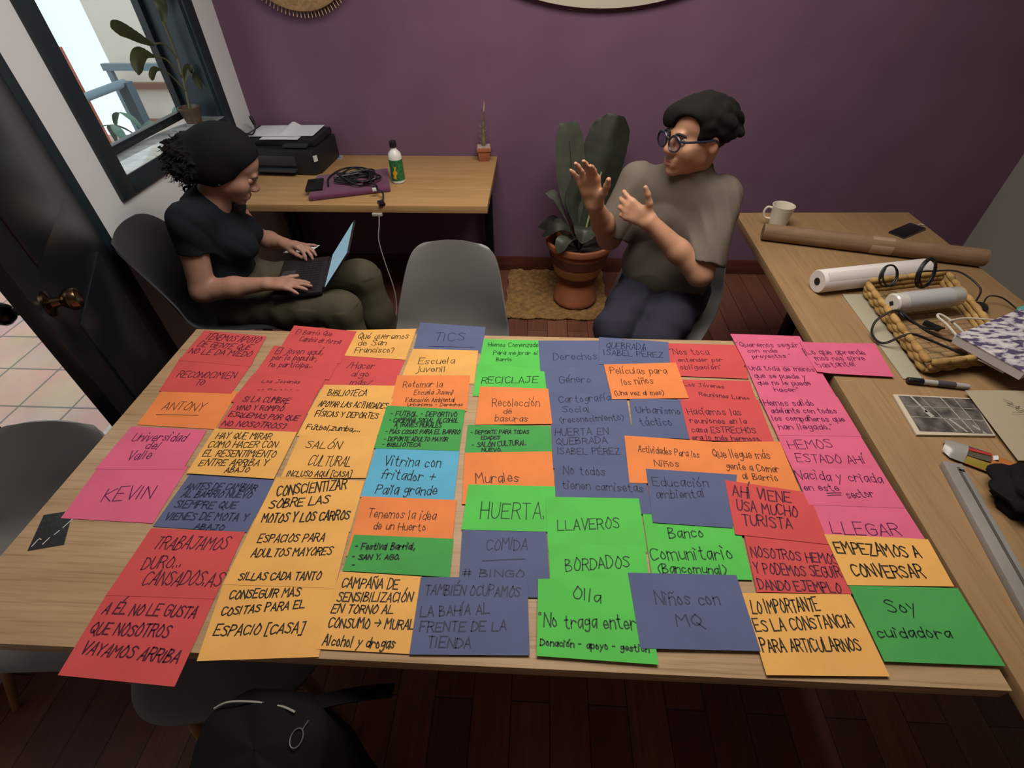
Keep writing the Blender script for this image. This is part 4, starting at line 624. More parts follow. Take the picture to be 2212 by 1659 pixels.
cable([(1.185,1.40,.822),(1.2,1.36,.815),(1.24,1.31,.80),(1.29,1.285,.79),(1.33,1.28,.785)],.0036,'short_cable','short black cable end lying in the basket beside the white cord',m_cable)
pg=tag(MB().box((1.285,1.363,.788),(.05,.018,.014),-.9).build('black_plug',mat('adapter_black','0e0f11',.4),None,bevel=.003),'small black plug in the middle of the basket','plug')
wc=mat('white_cable','b9b1a4',.45)
w=cable([(1.36,1.31,.79),(1.33,1.36,.81),(1.305,1.385,.818),(1.295,1.375,.815),(1.305,1.34,.81),(1.315,1.29,.80),(1.315,1.25,.80),(1.30,1.20,.80),(1.315,1.16,.805),(1.345,1.125,.80)],.004,'white_charging_cable','white charging cable with a plug looping in the basket',wc)
MB().box((1.309,1.268,.807),(.034,.03,.02),.3).build('plug',wc,w,bevel=.004)
cable([(1.315,1.352,.815),(1.36,1.36,.822),(1.42,1.345,.83),(1.45,1.33,.835)],.003,'thin_white_cable','second white cable running under the patterned notebook',wc)
ms=thing('computer_mouse','black mouse with its cord beside the right rim of the basket','mouse',(1.52,1.50,TZ),.6)
MB().ball((0,0,.016),(.052,.03,.018),18).build('shell',mat('adapter_black','0e0f11',.4),ms,world=False)
MB().tube(smoothpts([(.05,.0,.012),(.09,.01,.03),(.12,-.02,.03),(.13,-.07,.01),(.11,-.1,.006)]),.0024,6).build('cord',m_cable,ms,world=False)
# patterned notebook leaning on the basket
nb=thing('notebook','thick notebook with purple and white brushed cover over the basket corner','notebook',(1.43,1.23,.80))
NQ=[(1.262,1.245),(1.54,1.388),(1.625,1.223),(1.347,1.08)]
MB().prism(NQ,.812,.838).build('pages',mat('page_block','b3aca8',.8,bump=(300,.1,(1,1,.02))),nb)
MB().prism([(1.26,1.246),(1.54,1.39),(1.628,1.222),(1.347,1.077)],.838,.8405).build('cover',blotch('brush_pattern','4c4260','a9a2aa','c9c3c2',26,.55,(1,2.2,1),(.44,.49,.6)),nb)
# marker
mk=thing('marker','grey marker pen with black cap on the side table','marker',(1.17,1.115,TZ))
rod((1.098,1.126,.7605),(1.258,1.104,.7605),[(0,.006),(0,.008),(.02,.0095),(.25,.0095),(.26,.008)],18).build('cap',mat('adapter_black','0e0f11',.4),mk)
rod((1.138,1.1205,.7605),(1.258,1.104,.7605),[(0,.0085),(.9,.0088),(1,.0075),(1,.004)],18).build('barrel',mat('marker_grey','a39e98',.4),mk)
rod((1.175,1.1155,.7605),(1.222,1.109,.7605),[(0,.0085),(0,.0091),(1,.0091),(1,.0085)],18).build('printed_band',mat('marker_print','45404a',.5),mk)
# city print booklet, cream sheets, pencil pack, ruler, pouch, bag
bo=thing('booklet','white-bordered booklet with a dark aerial street print on its cover','booklet',(1.12,.99,TZ))
MB().prism([(1.03,1.068),(1.243,1.06),(1.217,.918),(1.014,.914)],TZ+.0006,TZ+.007).build('pages',mat('off_white','b9ad98',.8),bo,bevel=.001)
MB().prism([(1.041,1.062),(1.238,1.055),(1.213,.924),(1.028,.926)],TZ+.007,TZ+.0075).build('cover_print',blotch('aerial_print','3e3a38','5a5450','6d6762',26,.5,(1,1,1),(.4,.5,.65)),bo)
sv=[];sf=[]
for p,q,wd in (((1.075,1.058),(1.085,1.0),.006),((1.085,1.0),(1.09,.985),.012),((1.1,1.057),(1.125,.93),.002),((1.155,1.056),(1.165,.925),.003),((1.033,.98),(1.222,.972),.002),((1.04,1.02),(1.23,1.016),.0015),((1.19,1.055),(1.19,.925),.002),((1.13,.975),(1.15,.93),.006),((1.18,.95),(1.195,.925),.006)): ribbon(sv,sf,[Vector(p),Vector(p)*.5+Vector(q)*.5,Vector(q)],wd,TZ+.0078)
link('street_lines',sv,sf,mat('pale_street','a09a92',.6),bo)
cs=thing('cream_sheet','curling cream paper sheet with ink scribbles at the right frame edge','paper',(1.36,.93,TZ))
MB().sheet(lambda u,v:Vector((1.232+.33*u-.02*(1-v),1.082-.25*(1-v)-.02*u,TZ+.012+.012*math.sin(u*3)+.004*v)),12,8,.0007).build('sheet',mat('cream_paper','9c9078',.85),cs)
sv=[];sf=[]; random.seed(9)
ribbon(sv,sf,[Vector((1.3+.09*i/30+.012*math.sin(i*1.7),1.03-.14*i/30+.006*math.cos(i*2.3))) for i in range(31)],.0015,TZ+.0285); ribbon(sv,sf,[Vector((1.29,.985)),Vector((1.32,.985))],.001,TZ+.0285)
link('scribble',sv,sf,mat('ink_black','2a2622',.6),cs)
pk=thing('pencil_pack','clear and orange pencil packet beside the black pouch','pencil packet',(1.13,.86,TZ))
PD=Vector((1.17,.815,0))-Vector((1.06,.885,0)); PN=Vector((-PD.y,PD.x,0)).normalized()
def pack(w,z,a,bb): return lambda u,v:Vector((1.058,.878,TZ+.008))+PD*(a+(bb-a)*u)*1.18+PN*w*(2*v-1)*min(1,.55+4*(a+(bb-a)*u))+Vector((0,0,z*math.sin(PI*v)*(.6+.4*u)))
MB().sheet(pack(.036,.02,0,.3),8,8,.001).build('clear_tip',mat('milky_plastic2','8e8a84',.25),pk)
MB().sheet(pack(.036,.021,.3,1.0),12,8,.001).build('orange_cover',mat('orange_card','a8622c',.5),pk)
for v0,c in ((.12,'8a7a22'),(.36,'3c3020'),(.6,'a03028'),(.84,'4a2f66')):
    f0=pack(.036,.0225,.28,.6); MB().sheet(lambda u,v,f0=f0,v0=v0:f0(u,v0-.1+.2*v),4,3,.0008).build('printed_pencil',mat('pencil_'+c,c,.5),pk)
f0=pack(.036,.024,.62,.68); MB().sheet(lambda u,v:f0(u,.42+.25*v),2,2,.0008).build('white_logo',mat('print_white','c8c8c4',.5),pk)
ru=thing('cutter_rail','long grey-white cutting ruler along the inner edge of the side table','ruler',(1.0,.56,TZ))
RD=(Vector((.967,.33,0))-Vector((1.041,.815,0))); RM=Matrix((RD.normalized(),Vector((-RD.y,RD.x,0)).normalized(),Vector((0,0,1)))).transposed()
MB().box((1.004,.5725,TZ+.009),(RD.length,.044,.017),M=RM).build('rail',mat('ruler_grey','8d8884',.4,noise=(4,'7d7874',(1,1,1))),ru,bevel=.002)
MB().box((1.010,.5715,TZ+.0182),(RD.length*.94,.006,.0016),M=RM).build('groove',mat('ruler_dark','4d4947',.5),ru)
MB().box((1.048,.79,TZ+.018),(.006,.012,.002),M=RM).build('slot',mat('hole_dark','1a1512',.9),ru)
def blob(name,label,cat,c,r,m,amp=.12,seed=1,fr=3):
    rnd=random.Random(seed); ph=[rnd.uniform(0,6) for _ in range(6)]; b=MB().ball((0,0,0),1,40)
    v=[]
    for x,y,z in b.v:
        k=1+amp*(math.sin(fr*x+ph[0])*math.sin(fr*y+ph[1])+.6*math.sin(2*fr*z+ph[2]+x*2)+.35*math.sin(3*fr*y+ph[3])*math.sin(2*fr*x+ph[4]))
        z2=max(z*k,-.72); v.append((c[0]+r[0]*x*k,c[1]+r[1]*y*k,c[2]+r[2]*z2))
    b.v=v; return tag(b.build(name,m,sharp=80),label,cat)
po=blob('zip_pouch','black cloth pouch with a pale square badge on the side table','pouch',(1.185,.715,TZ+.037),(.115,.075,.05),mat('black_canvas','0e0d10',.85,bump=(18,1),spec=.2),.17,4,5)
MB().box((1.152,.752,.832),(.034,.03,.004),-.25,).build('square_badge',blotch('badge_print','9a8f78','3a3530','b0a690',60,.5),po,bevel=.001)
MB().lathe([(.0,.004),(.014,.003),(.016,0),(.0,0)],18,(1.2,.72,.826)).build('round_pin',mat('pin_orange','a2502c',.4),po)
MB().lathe([(.0,.004),(.012,.003),(.014,0),(.0,0)],18,(1.135,.69,.818),Matrix.Rotation(-.6,3,'Y')).build('round_pin',mat('pin_gold','8d6a34',.3,.6),po)
blob('olive_bag','soft olive green bag at the right frame edge on the side table','bag',(1.145,.52,TZ+.058),(.1,.105,.078),mat('olive_cloth','4a4a36',.85,bump=(60,.3)),.08,11)
blob('teal_cloth','crumpled teal cloth tucked behind the patterned notebook','cloth',(1.63,1.37,TZ+.045),(.1,.06,.055),mat('teal_cloth','4a8f84',.9,bump=(40,.6)),.16,5,4)
# phone with cord at the table's far right
pn=thing('phone','black phone lying at the far right of the side table','phone',(1.61,2.14,TZ))
MB().prism([(1.53,2.105),(1.668,2.197),(1.708,2.14),(1.57,2.05)],TZ+.0006,TZ+.009).build('body',mat('phone_black','121214',.18,coat=.4),pn,bevel=.003)
MB().tube(smoothpts([(1.688,2.168,TZ+.005),(1.705,2.185,TZ+.006),(1.722,2.18,TZ+.004)]),.0022,6).build('charging_lead',wc,pn)
# ---------------------------------------------------------------- tall backpack on the floor
m_bp=mat('black_nylon','0c0a0d',.85,bump=(16,.8),spec=.15)
bp=thing('backpack','tall black backpack with a pale zip line on the floor at the near table side','backpack',(-.46,.16,0))
def bpf(u,v):
    a=2*PI*v; h=u; ca,sa=math.cos(a),math.sin(a); e=2.8; s=(.86+.14*min(1,h*4))*(1-.2*max(0,(h-.6)/.4)**2)*(1 if h<.955 else max(.0001,(1-h)/.045)**.5)
    rx=.135*s*math.copysign(abs(ca)**(2/e),ca); ry=.12*s*math.copysign(abs(sa)**(2/e),sa); wr=1+.02*math.sin(7*a+h*7)*math.sin(h*8)
    return Vector((-.47+rx*wr,.13+ry*wr+.045*h,.004+.69*min(h/.97,1)+.008*math.sin(5*a)*h*s))
MB().sheet(bpf,40,56).build('bag_body',m_bp,bp,sharp=70)
MB().tube(smoothpts([(-.575,.235,.688),(-.55,.245,.694),(-.50,.247,.696),(-.45,.243,.696),(-.42,.235,.694)]),.0022,6).build('zip_line',mat('pale_zip','8a857c',.5),bp)
em=MB(); em.tube([Vector((-.40+.011*math.cos(2*PI*i/16),.195+.015*math.sin(2*PI*i/16),.701)) for i in range(16)],.0011,5,True); em.tube([(-.394,.208,.701),(-.388,.222,.701)],.0011,5); em.build('emblem',mat('dim_print','57534e',.5),bp)
MB().sheet(lambda u,v:Vector((-.40+.135*u,.255+.045*u+.026*(v-.5),.675-.06*u+.012*math.sin(PI*u))),10,4,.008).build('shoulder_strap',m_bp,bp)
MB().tube(smoothpts([(-.52,.10,.69),(-.51,.08,.725),(-.46,.08,.73),(-.43,.10,.69)]),.009,8).build('top_handle',m_bp,bp)
# ---------------------------------------------------------------- outside the window and door
ow=mat('outside_white','e6e6e2',.9,bump=(10,.1)); oc=mat('outside_cream','d9d2c4',.9); ob=mat('outside_brown','8d6a58',.8); og=mat('rail_grey','6d8088',.5); obr=mat('brick_red','b5664f',.85,noise=(12,'a2553f'))
tag(MB().box((-5.4,4,1.9),(.15,9,4)).build('courtyard_wall',ow),'tall white wall across the courtyard outside the window','wall')
rc=thing('neighbour_house','cream house wall with brown ledges seen through the window','house',(-3.2,4.95,0))
MB().box((-2.9,5.0,1.9),(1.8,.12,3.8)).build('wall',oc,rc)
for z in (.72,.42): MB().box((-2.9,4.92,z),(1.8,.06,.05)).build('ledge',ob,rc)
gr=thing('guard_rail','blue-grey horizontal guard rail in front of the cream house','railing',(-2.95,4.72,0))
MB().box((-2.95,4.72,.9),(1.5,.05,.05)).build('top_rail',og,gr)
for x in (-3.66,-2.24): MB().box((x,4.72,.44),(.04,.04,.88)).build('post',og,gr)
tag(MB().box((-3.14,3.62,.6),(.1,.1,1.2)).build('brick_post',obr),'slim brick red post outside at the left of the window','post')
rr=thing('railing','grey metal railing outside the window','railing',(-3,3.7,0))
MB().tube([(-3,2.5,.94),(-3,3.95,.94)],.026,12).build('handrail',og,rr)
MB().box((-3,3.95,.47),(.075,.075,.95)).build('post',mat('rail_dark','45555c',.5),rr)
MB().box((-2.4,3.97,.60),(1.2,.02,.03)).build('cross_bar',og,rr)
def palm(loc,label,seed,n,L,h):
    rnd=random.Random(seed); t=thing('palm_plant',label,'plant',loc)
    for i in range(n):
        a=rnd.uniform(0,2*PI); l=L*rnd.uniform(.7,1.1); p=Vector(loc)
        d=Vector((math.cos(a),math.sin(a),0)); path=[p+Vector((0,0,.05)),p+d*l*.3+Vector((0,0,h*.8)),p+d*l*.7+Vector((0,0,h)),p+d*l+Vector((0,0,h*.75))]
        leaf(path,(-d.y,d.x,.2),.028,[.2,.5,1,.6,1,.5,.9,.4,.1],mat('leaf_outside','4c6a58',.5,noise=(9,'3a5548')),t,.3)
    MB().tube([p,p+Vector((0,0,.08))],.02,8).build('stalk',ob,t)
palm((-2.35,2.93,.35),'spiky green palm outside just below the window pane',4,9,.42,.55)
palm((-2.55,3.45,.3),'second spiky palm outside behind the nearer one',8,9,.45,.55)
for n_,(x,y) in enumerate(((-2.35,2.93),(-2.55,3.45))):
    tag(MB().lathe([(.12,0),(.16,.3),(.165,.36),(.14,.36),(.13,.33),(.01,.33)],20,(x,y,-.01)).build('planter',obr),('nearer','farther')[n_]+' terracotta planter outside holding a palm','planter')
# ---------------------------------------------------------------- bodies: one smooth surface grown from blended volumes
class Sdf:
    def __init__(s,lo,hi,h):
        s.lo=np.array(lo,float); s.h=h; s.n=np.ceil((np.array(hi)-s.lo)/h).astype(int)+1
        s.v=np.full(s.n,.06,np.float32); s.ax=[(s.lo[k]+h*np.arange(s.n[k])).astype(np.float32) for k in range(3)]
    def _do(s,lo,hi,fn,k,op):
        i0=np.clip(np.floor((np.array(lo)-s.lo)/s.h).astype(int)-1,0,s.n-1); i1=np.clip(np.ceil((np.array(hi)-s.lo)/s.h).astype(int)+2,0,s.n)
        if np.any(i1<=i0): return
        sl=tuple(slice(a,b) for a,b in zip(i0,i1)); X=s.ax[0][sl[0]][:,None,None]; Y=s.ax[1][sl[1]][None,:,None]; Z=s.ax[2][sl[2]][None,None,:]
        d=fn(X,Y,Z); a=s.v[sl]
        if op=='s': d=-d; hh=np.maximum(k-np.abs(a-d),0)/k; s.v[sl]=np.maximum(a,d)+hh*hh*k*.25
        else: hh=np.maximum(k-np.abs(a-d),0)/k; s.v[sl]=np.minimum(a,d)-hh*hh*k*.25
    def cap(s,a,b,ra,rb=None,k=.02,op='u',cut=()):
        rb=ra if rb is None else rb; a=np.array(a,float); b=np.array(b,float); d=b-a; L=max(d.dot(d),1e-9); pad=max(ra,rb)+k+.012
        def fn(X,Y,Z):
            t=np.clip(((X-a[0])*d[0]+(Y-a[1])*d[1]+(Z-a[2])*d[2])/L,0,1)
            q=np.sqrt((X-a[0]-d[0]*t)**2+(Y-a[1]-d[1]*t)**2+(Z-a[2]-d[2]*t)**2)-(ra+(rb-ra)*t)
            for c,n in cut: q=np.maximum(q,(X-c[0])*n[0]+(Y-c[1])*n[1]+(Z-c[2])*n[2])
            return q
        s._do(np.minimum(a,b)-pad,np.maximum(a,b)+pad,fn,k,op)
    def chain(s,pts,rs,k=.02):
        for i in range(len(pts)-1): s.cap(pts[i],pts[i+1],rs[i],rs[i+1],k)
    def ell(s,c,r,M=None,k=.02,op='u'):
        c=np.array(c,float); M=np.eye(3) if M is None else np.array(M,float); pad=max(r)+k+.012
        def fn(X,Y,Z):
            x,y,z=X-c[0],Y-c[1],Z-c[2]; l=[M[0][j]*x+M[1][j]*y+M[2][j]*z for j in range(3)]
            k0=np.sqrt(sum((l[j]/r[j])**2 for j in range(3))); k1=np.sqrt(sum((l[j]/r[j]**2)**2 for j in range(3)))+1e-6
            return k0*(k0-1)/k1
        s._do(c-pad,c+pad,fn,k,op)
    def plane(s,c,n,lo=None,hi=None):
        """cut away everything on the +n side inside the box"""
        n=np.array(n,float); n/=np.linalg.norm(n); lo=s.lo if lo is None else lo; hi=s.lo+s.h*s.n if hi is None else hi
        i0=np.clip(np.floor((np.array(lo)-s.lo)/s.h).astype(int),0,s.n); i1=np.clip(np.ceil((np.array(hi)-s.lo)/s.h).astype(int),0,s.n)
        sl=tuple(slice(a,b) for a,b in zip(i0,i1)); X=s.ax[0][sl[0]][:,None,None]; Y=s.ax[1][sl[1]][None,:,None]; Z=s.ax[2][sl[2]][None,None,:]
        s.v[sl]=np.maximum(s.v[sl],(X-c[0])*n[0]+(Y-c[1])*n[1]+(Z-c[2])*n[2])
    def ripple(s,fn):
        X=s.ax[0][:,None,None]; Y=s.ax[1][None,:,None]; Z=s.ax[2][None,None,:]; s.v+=fn(X,Y,Z).astype(np.float32)
    def mesh(s):
        v=s.v; neg=v<0; n=np.array(v.shape)-1
        cs=[(i,j,k) for i in (0,1) for j in (0,1) for k in (0,1)]
        def sub(a,c): return a[c[0]:c[0]+n[0],c[1]:c[1]+n[1],c[2]:c[2]+n[2]]
        cnt=sum(sub(neg,c).astype(np.int8) for c in cs); act=(cnt>0)&(cnt<8); idx=np.argwhere(act)
        val={c:v[idx[:,0]+c[0],idx[:,1]+c[1],idx[:,2]+c[2]] for c in cs}
        acc=np.zeros((len(idx),3)); w=np.zeros(len(idx))
        for c in cs:
            for a in range(3):
                if c[a]==0:
                    e=list(c); e[a]=1; e=tuple(e); p,q=val[c],val[e]; m=(p<0)!=(q<0); t=np.where(m,p/np.where(m,p-q,1),0)
                    pos=np.tile(np.array(c,float),(len(idx),1)); pos[:,a]+=t; acc+=pos*m[:,None]; w+=m
        P=s.lo+s.h*(idx+acc/w[:,None]); ids=np.full(act.shape,-1,np.int64); ids[tuple(idx.T)]=np.arange(len(idx)); F=[]
        for a in range(3):
            b,c=(a+1)%3,(a+2)%3; s0=[slice(None)]*3; s1=[slice(None)]*3; s0[a]=slice(0,-1); s1[a]=slice(1,None)
            E=np.argwhere(neg[tuple(s0)]!=neg[tuple(s1)]); ok=(E[:,b]>0)&(E[:,c]>0)&(E[:,b]<n[b])&(E[:,c]<n[c]); E=E[ok]
            fl=neg[tuple(E.T)]
            def g(db,dc): q=E.copy(); q[:,b]-=db; q[:,c]-=dc; return ids[tuple(q.T)]
            Q=np.stack([g(1,1),g(0,1),g(0,0),g(1,0)],1); Q[~fl]=Q[~fl][:,::-1]; F.append(Q)
        return P,np.concatenate(F)
    def build(s,name,m,parent,relax=1):
        P,F=s.mesh()
        for _ in range(relax):
            A=np.zeros_like(P); c=np.zeros(len(P))
            for i in range(4):
                for j in ((i+1)%4,(i+3)%4): np.add.at(A,F[:,i],P[F[:,j]]); np.add.at(c,F[:,i],1)
            P=P*.5+.5*A/np.maximum(c,1)[:,None]
        q=np.array(rootmat(parent).inverted()) if parent else np.eye(4)
        P=P@q[:3,:3].T+q[:3,3]
        me=bpy.data.meshes.new(name); me.vertices.add(len(P)); me.vertices.foreach_set('co',P.ravel().astype(np.float32))
        me.loops.add(F.size); me.loops.foreach_set('vertex_index',F.ravel().astype(np.int32)); me.polygons.add(len(F)); me.polygons.foreach_set('loop_start',np.arange(0,F.size,4,dtype=np.int32))
        me.update(calc_edges=True); me.validate(); me.shade_smooth(); me.materials.append(m)
        o=bpy.data.objects.new(name,me); COL.objects.link(o); o.parent=parent; return o
V3=lambda *a:np.array(a,float)
def unit(v): v=np.array(v,float); return v/np.linalg.norm(v)
class Head:
    def __init__(s,C,f,up,k=1):
        s.C=np.array(C,float); s.f=unit(f); u=np.array(up,float); u=u-s.f*u.dot(s.f); s.u=unit(u); s.l=np.cross(s.u,s.f); s.k=k; s.M=np.stack([s.f,s.l,s.u],1)
    def p(s,x,y,z): return s.C+s.k*(s.f*x+s.l*y+s.u*z)
    def grow(s,S,fem=True):
        k=s.k; E=lambda c,r,kk=.025,op='u',M=None: S.ell(s.p(*c),[q*k for q in r],s.M if M is None else M,kk,op); Cc=lambda a,b,r,r2=None,kk=.012,op='u': S.cap(s.p(*a),s.p(*b),r*k,(r2 or r)*k,kk,op)
        E((-.018,0,.03),(.096,.075,.09)); E((.032,0,.04),(.057,.06,.06)); E((.035,0,-.04),(.052,.056,.066)); E((.028,0,-.078),(.05,.047,.038)); E((.07,0,-.106),(.02,.021,.016))
        for y in (-1,1): E((.052,y*.04,-.036),(.03,.026,.03)); E((.004,y*.05,-.05),(.028,.015,.03))
        Cc((.085,-.03,.015),(.085,.03,.015),.011)
        for y in (-1,1): E((.104,y*.034,-.006),(.017,.02,.011),.014,'s')
        Cc((.088,0,.006),(.105,0,-.034),.0095,.0145)
        for y in (-1,1): E((.097,y*.016,-.039),(.013,.0095,.0095),.01)
        Cc((.086,-.02,-.068),(.086,.02,-.068),.0085); Cc((.084,-.018,-.082),(.084,.018,-.082),.0095)
        Cc((.101,-.02,-.0745),(.101,.02,-.0745),.0035,None,.006,'s')
        for y in (-1,1):
            R=np.stack([unit(s.f+.25*s.l*y*-1-.15*s.u),unit(s.l*y+.35*s.f),s.u],1); R[:,1]=unit(R[:,1]-R[:,0]*R[:,0].dot(R[:,1])); R[:,2]=np.cross(R[:,0],R[:,1])
            E((-.012,y*.078,-.012),(.019,.0085,.031),.01,'u',R); E((-.004,y*.086,-.008),(.009,.005,.016),.006,'s',R)
    def tube(s,pts,r,n=5): return MB().tube(smoothpts([Vector(s.p(*p)) for p in pts],n),[q*s.k for q in r] if isinstance(r,(list,tuple)) else r*s.k,7)
def hand(S,wr,d,back,thumb,curl,spread=(.16,.05,-.05,-.17),size=1,tdir=None,k=.012):
    """palm from the wrist along d; back = outward normal of the hand's back; thumb = thumb side; curl = bends (knuckle, middle, end) per finger"""
    d=unit(d); b=np.array(back,float); b=unit(b-d*b.dot(d)); t=np.cross(b,d); t=t if t.dot(thumb)>0 else -t; wr=np.array(wr,float); q=size
    kn=[wr+q*(d*.088+t*.028),wr+q*(d*.092+t*.0095),wr+q*(d*.088-t*.0095),wr+q*(d*.079-t*.027)]
    for i,o in enumerate((.016,.006,-.006,-.015)): S.cap(wr+q*t*o+q*d*.005,kn[i],.0145*q,.0115*q,.016)
    S.cap(wr+q*(d*.045+t*.012),wr+q*(d*.05-t*.014),.0145*q,.0135*q,.016)
    for i,(L,r) in enumerate(((.07,.0088),(.078,.0091),(.072,.0087),(.056,.0078))):
        a=spread[i]; dd=unit(d*math.cos(a)+t*math.sin(a)); p=kn[i]; ang=0; rr=r*q
        for j,fr in enumerate((.46,.3,.24)):
            ang+=curl[i][j]; v=dd*math.cos(ang)-b*math.sin(ang); n=p+v*L*fr*q; r2=rr*(.93 if j<2 else .85); S.cap(p,n,rr,r2,.006 if j else k); p,rr=n,r2
    p0=wr+q*(d*.02+t*.017-b*.004); td=unit(d*.62+t*.75-b*.15) if tdir is None else unit(tdir)
    p1=p0+td*.043*q; p2=p1+unit(td*.85+d*.35)*.034*q; p3=p2+unit(td*.7+d*.45)*.026*q
    S.cap(p0,p1,.0155*q,.0115*q,.016); S.cap(p1,p2,.0108*q,.0098*q,.008); S.cap(p2,p3,.0098*q,.0078*q,.006)
# ================================================================ person with the laptop
m_skin1=mat('skin_brown','a57b69',.55,noise=(14,'97705f'),spec=.35); m_hair1=mat('hair_black','131416',.85,bump=(90,.35),spec=.15)
m_tee=mat('black_cotton','14181d',.9,bump=(13,.9,(1,1,.4)),spec=.2); m_olive=mat('olive_cotton','4d4739',.9,bump=(16,.9,(1,1,.4)),spec=.2)
w=thing('person','person in black t-shirt and olive trousers typing on a laptop by the window','person',(-1.3,1.84,0))
f=unit((.97,.22,0)); l=V3(-f[1],f[0],0); MF=np.stack([f,l,V3(0,0,1)],1)
P0=V3(-1.315,1.845,.545); Rs,Ls=V3(-1.30,1.695,.955),V3(-1.345,2.01,.955); Re,Le=V3(-1.325,1.64,.69),V3(-1.30,2.08,.70)
Rw,Lw=V3(-1.075,1.672,.706),V3(-1.13,2.0,.712); NB=V3(-1.27,1.853,.975)
hd=Head((-1.168,1.872,1.09),(.775,.27,-.57),(.5,.18,.82),1.0)
def torso1(S,g):
    S.ell(P0,(.115+g,.155+g,.11+g),MF,.05); S.ell((-1.325,1.845,.68),(.098+g,.135+g,.13+g),MF,.06); S.ell((-1.31,1.85,.85),(.105+g,.142+g,.13+g),MF,.06)
    for y in (-.065,.065): S.ell(V3(-1.215,1.87,.80)+l*y,(.055+g,.06+g,.058+g),MF,.05)
    S.cap(Rs+V3(.0,.03,-.012),Ls-V3(0,.03,.012),.05+g,.05+g,.06); [S.cap(NB-V3(.025,0,.025),e_+V3(0,0,-.01),.056+g,.046+g,.05) for e_ in (Rs,Ls)]
S=Sdf((-1.52,1.5,-.02),(-.55,2.2,1.24),.0042)
torso1(S,-.012); hd.grow(S)
S.cap(NB,hd.p(-.03,0,-.06),.05,.047,.03); S.cap(NB-V3(.02,0,.03),NB,.06,.055,.03)
S.chain([Rs,Re],[.052,.046],.03); S.chain([Re,Re*.5+Rw*.5,Rw],[.046,.04,.0265],.02)
S.chain([Ls,Le],[.052,.044],.03); S.chain([Le,Le*.5+Lw*.5,Lw],[.044,.039,.0265],.02)
hand(S,Rw,(.955,.10,-.06),(0,0,1),(0,1,0),[(.12,.12,.1),(.1,.1,.1),(.1,.12,.1),(.2,.15,.1)],(.10,.03,-.10,-.30),1.0,(.55,.8,-.1))
hand(S,Lw,(.93,-.22,-.02),(.05,.35,.94),(0,-1,0),[(.5,.5,.3),(.35,.45,.3),(.2,.4,.3),(-.15,.1,.1)],(.10,.02,-.12,-.42),1.0,(.75,-.55,-.35))
hipR,hipL=P0-l*.085,P0+l*.085; kR,kL=V3(-.81,1.70,.575),V3(-.79,1.945,.585); aR,aL=V3(-.80,1.67,.09),V3(-.735,1.96,.09)
for h_,k_,a_ in ((hipR,kR,aR),(hipL,kL,aL)):
    S.chain([h_,k_,a_],[.075,.052,.035],.03); S.cap(a_-V3(.03,0,.045),a_+V3(.16,.03,-.06),.03,.024,.02)
S.build('body',m_skin1,w)
# clothes
S=Sdf((-1.53,1.5,.5),(-1.02,2.2,1.05),.005); torso1(S,.006)
S.cap(NB-V3(.03,0,.05),NB+V3(.0,0,.0),.066,.062,.03)
for s_,e_ in ((Rs,Re),(Ls,Le)):
    d_=unit(e_-s_); S.cap(s_,e_,.055,.06,.05,cut=[(s_+(e_-s_)*.42,d_)])
S.ripple(lambda X,Y,Z:.004*np.abs(np.sin(26*Z+15*X+5*np.sin(11*Y)))*np.sin(13*Y-12*X)+.002*np.sin(55*X+34*Z)*np.sin(15*Z))
S.cap(NB+V3(.022,.0,.0),NB+V3(.07,.02,.10),.06,.095,.008,'s')
S.plane((-1.3,1.85,.615),(.12,0,-1)); S.build('t_shirt',m_tee,w)
S=Sdf((-1.53,1.5,.09),(-.6,2.2,.72),.0052)
S.ell(P0+V3(0,0,.005),(.13,.172,.115),MF,.05); S.ell((-1.318,1.845,.645),(.117,.15,.09),MF,.05)
for h_,k_,a_ in ((hipR,kR,aR),(hipL,kL,aL)):
    S.chain([h_,h_*.45+k_*.55,k_+V3(.005,0,-.005)],[.098,.084,.073],.04); S.chain([k_,k_*.6+a_*.4,a_],[.074,.085,.10],.03)
S.ripple(lambda X,Y,Z:.004*np.sin(26*X+31*Y)*np.sin(9*Z+14*X)*(Z<.6)+.002*np.sin(60*X+20*Z-30*Y))
S.plane((-1.3,1.85,.665),(0,0,1)); S.plane((0,0,.12),(0,0,-1)); S.build('trousers',m_olive,w)
m_shoe=mat('dark_shoe','1c1a1a',.6)
for a_ in (aR,aL):
    S=Sdf(a_-V3(.12,.1,.095),a_+V3(.26,.12,.03),.006); S.cap(a_-V3(.035,0,.048),a_+V3(.16,.035,-.055),.041,.034,.02); S.cap(a_,a_-V3(0,0,.04),.042,.045,.02); S.plane((0,0,.003),(0,0,-1)); S.build('shoe',m_shoe,w)
# curly hair swept back into a loose bunch
S=Sdf((-1.45,1.7,.96),(-1.0,2.06,1.27),.0036); rnd=random.Random(4)
S.ell(hd.p(-.03,0,.045),(.108,.092,.096),hd.M,.03); S.ell(hd.p(-.015,0,.058),(.098,.083,.083),hd.M,.03); S.ell(hd.p(-.07,0,.0),(.085,.09,.09),hd.M,.05); S.ell(hd.p(-.105,0,-.03),(.076,.084,.077),hd.M,.04); [S.ell(hd.p(-.035,y*.052,-.015),(.06,.042,.058),hd.M,.03) for y in (-1,1)]
for i in range(520):
    c,r=[((-.105,0,-.03),(.079,.087,.08)),((-.11,0,-.028),(.082,.09,.082)),((-.12,0,-.05),(.06,.078,.066))][i%3]
    a=rnd.uniform(0,2*PI); z=rnd.uniform(-1,1); q=math.sqrt(1-z*z); x=c[0]+r[0]*q*math.cos(a)
    if x>-.085: continue
    S.ell(hd.p(x,c[1]+r[1]*q*math.sin(a),c[2]+r[2]*z),(rnd.uniform(.006,.0135),)*3,hd.M,.007)
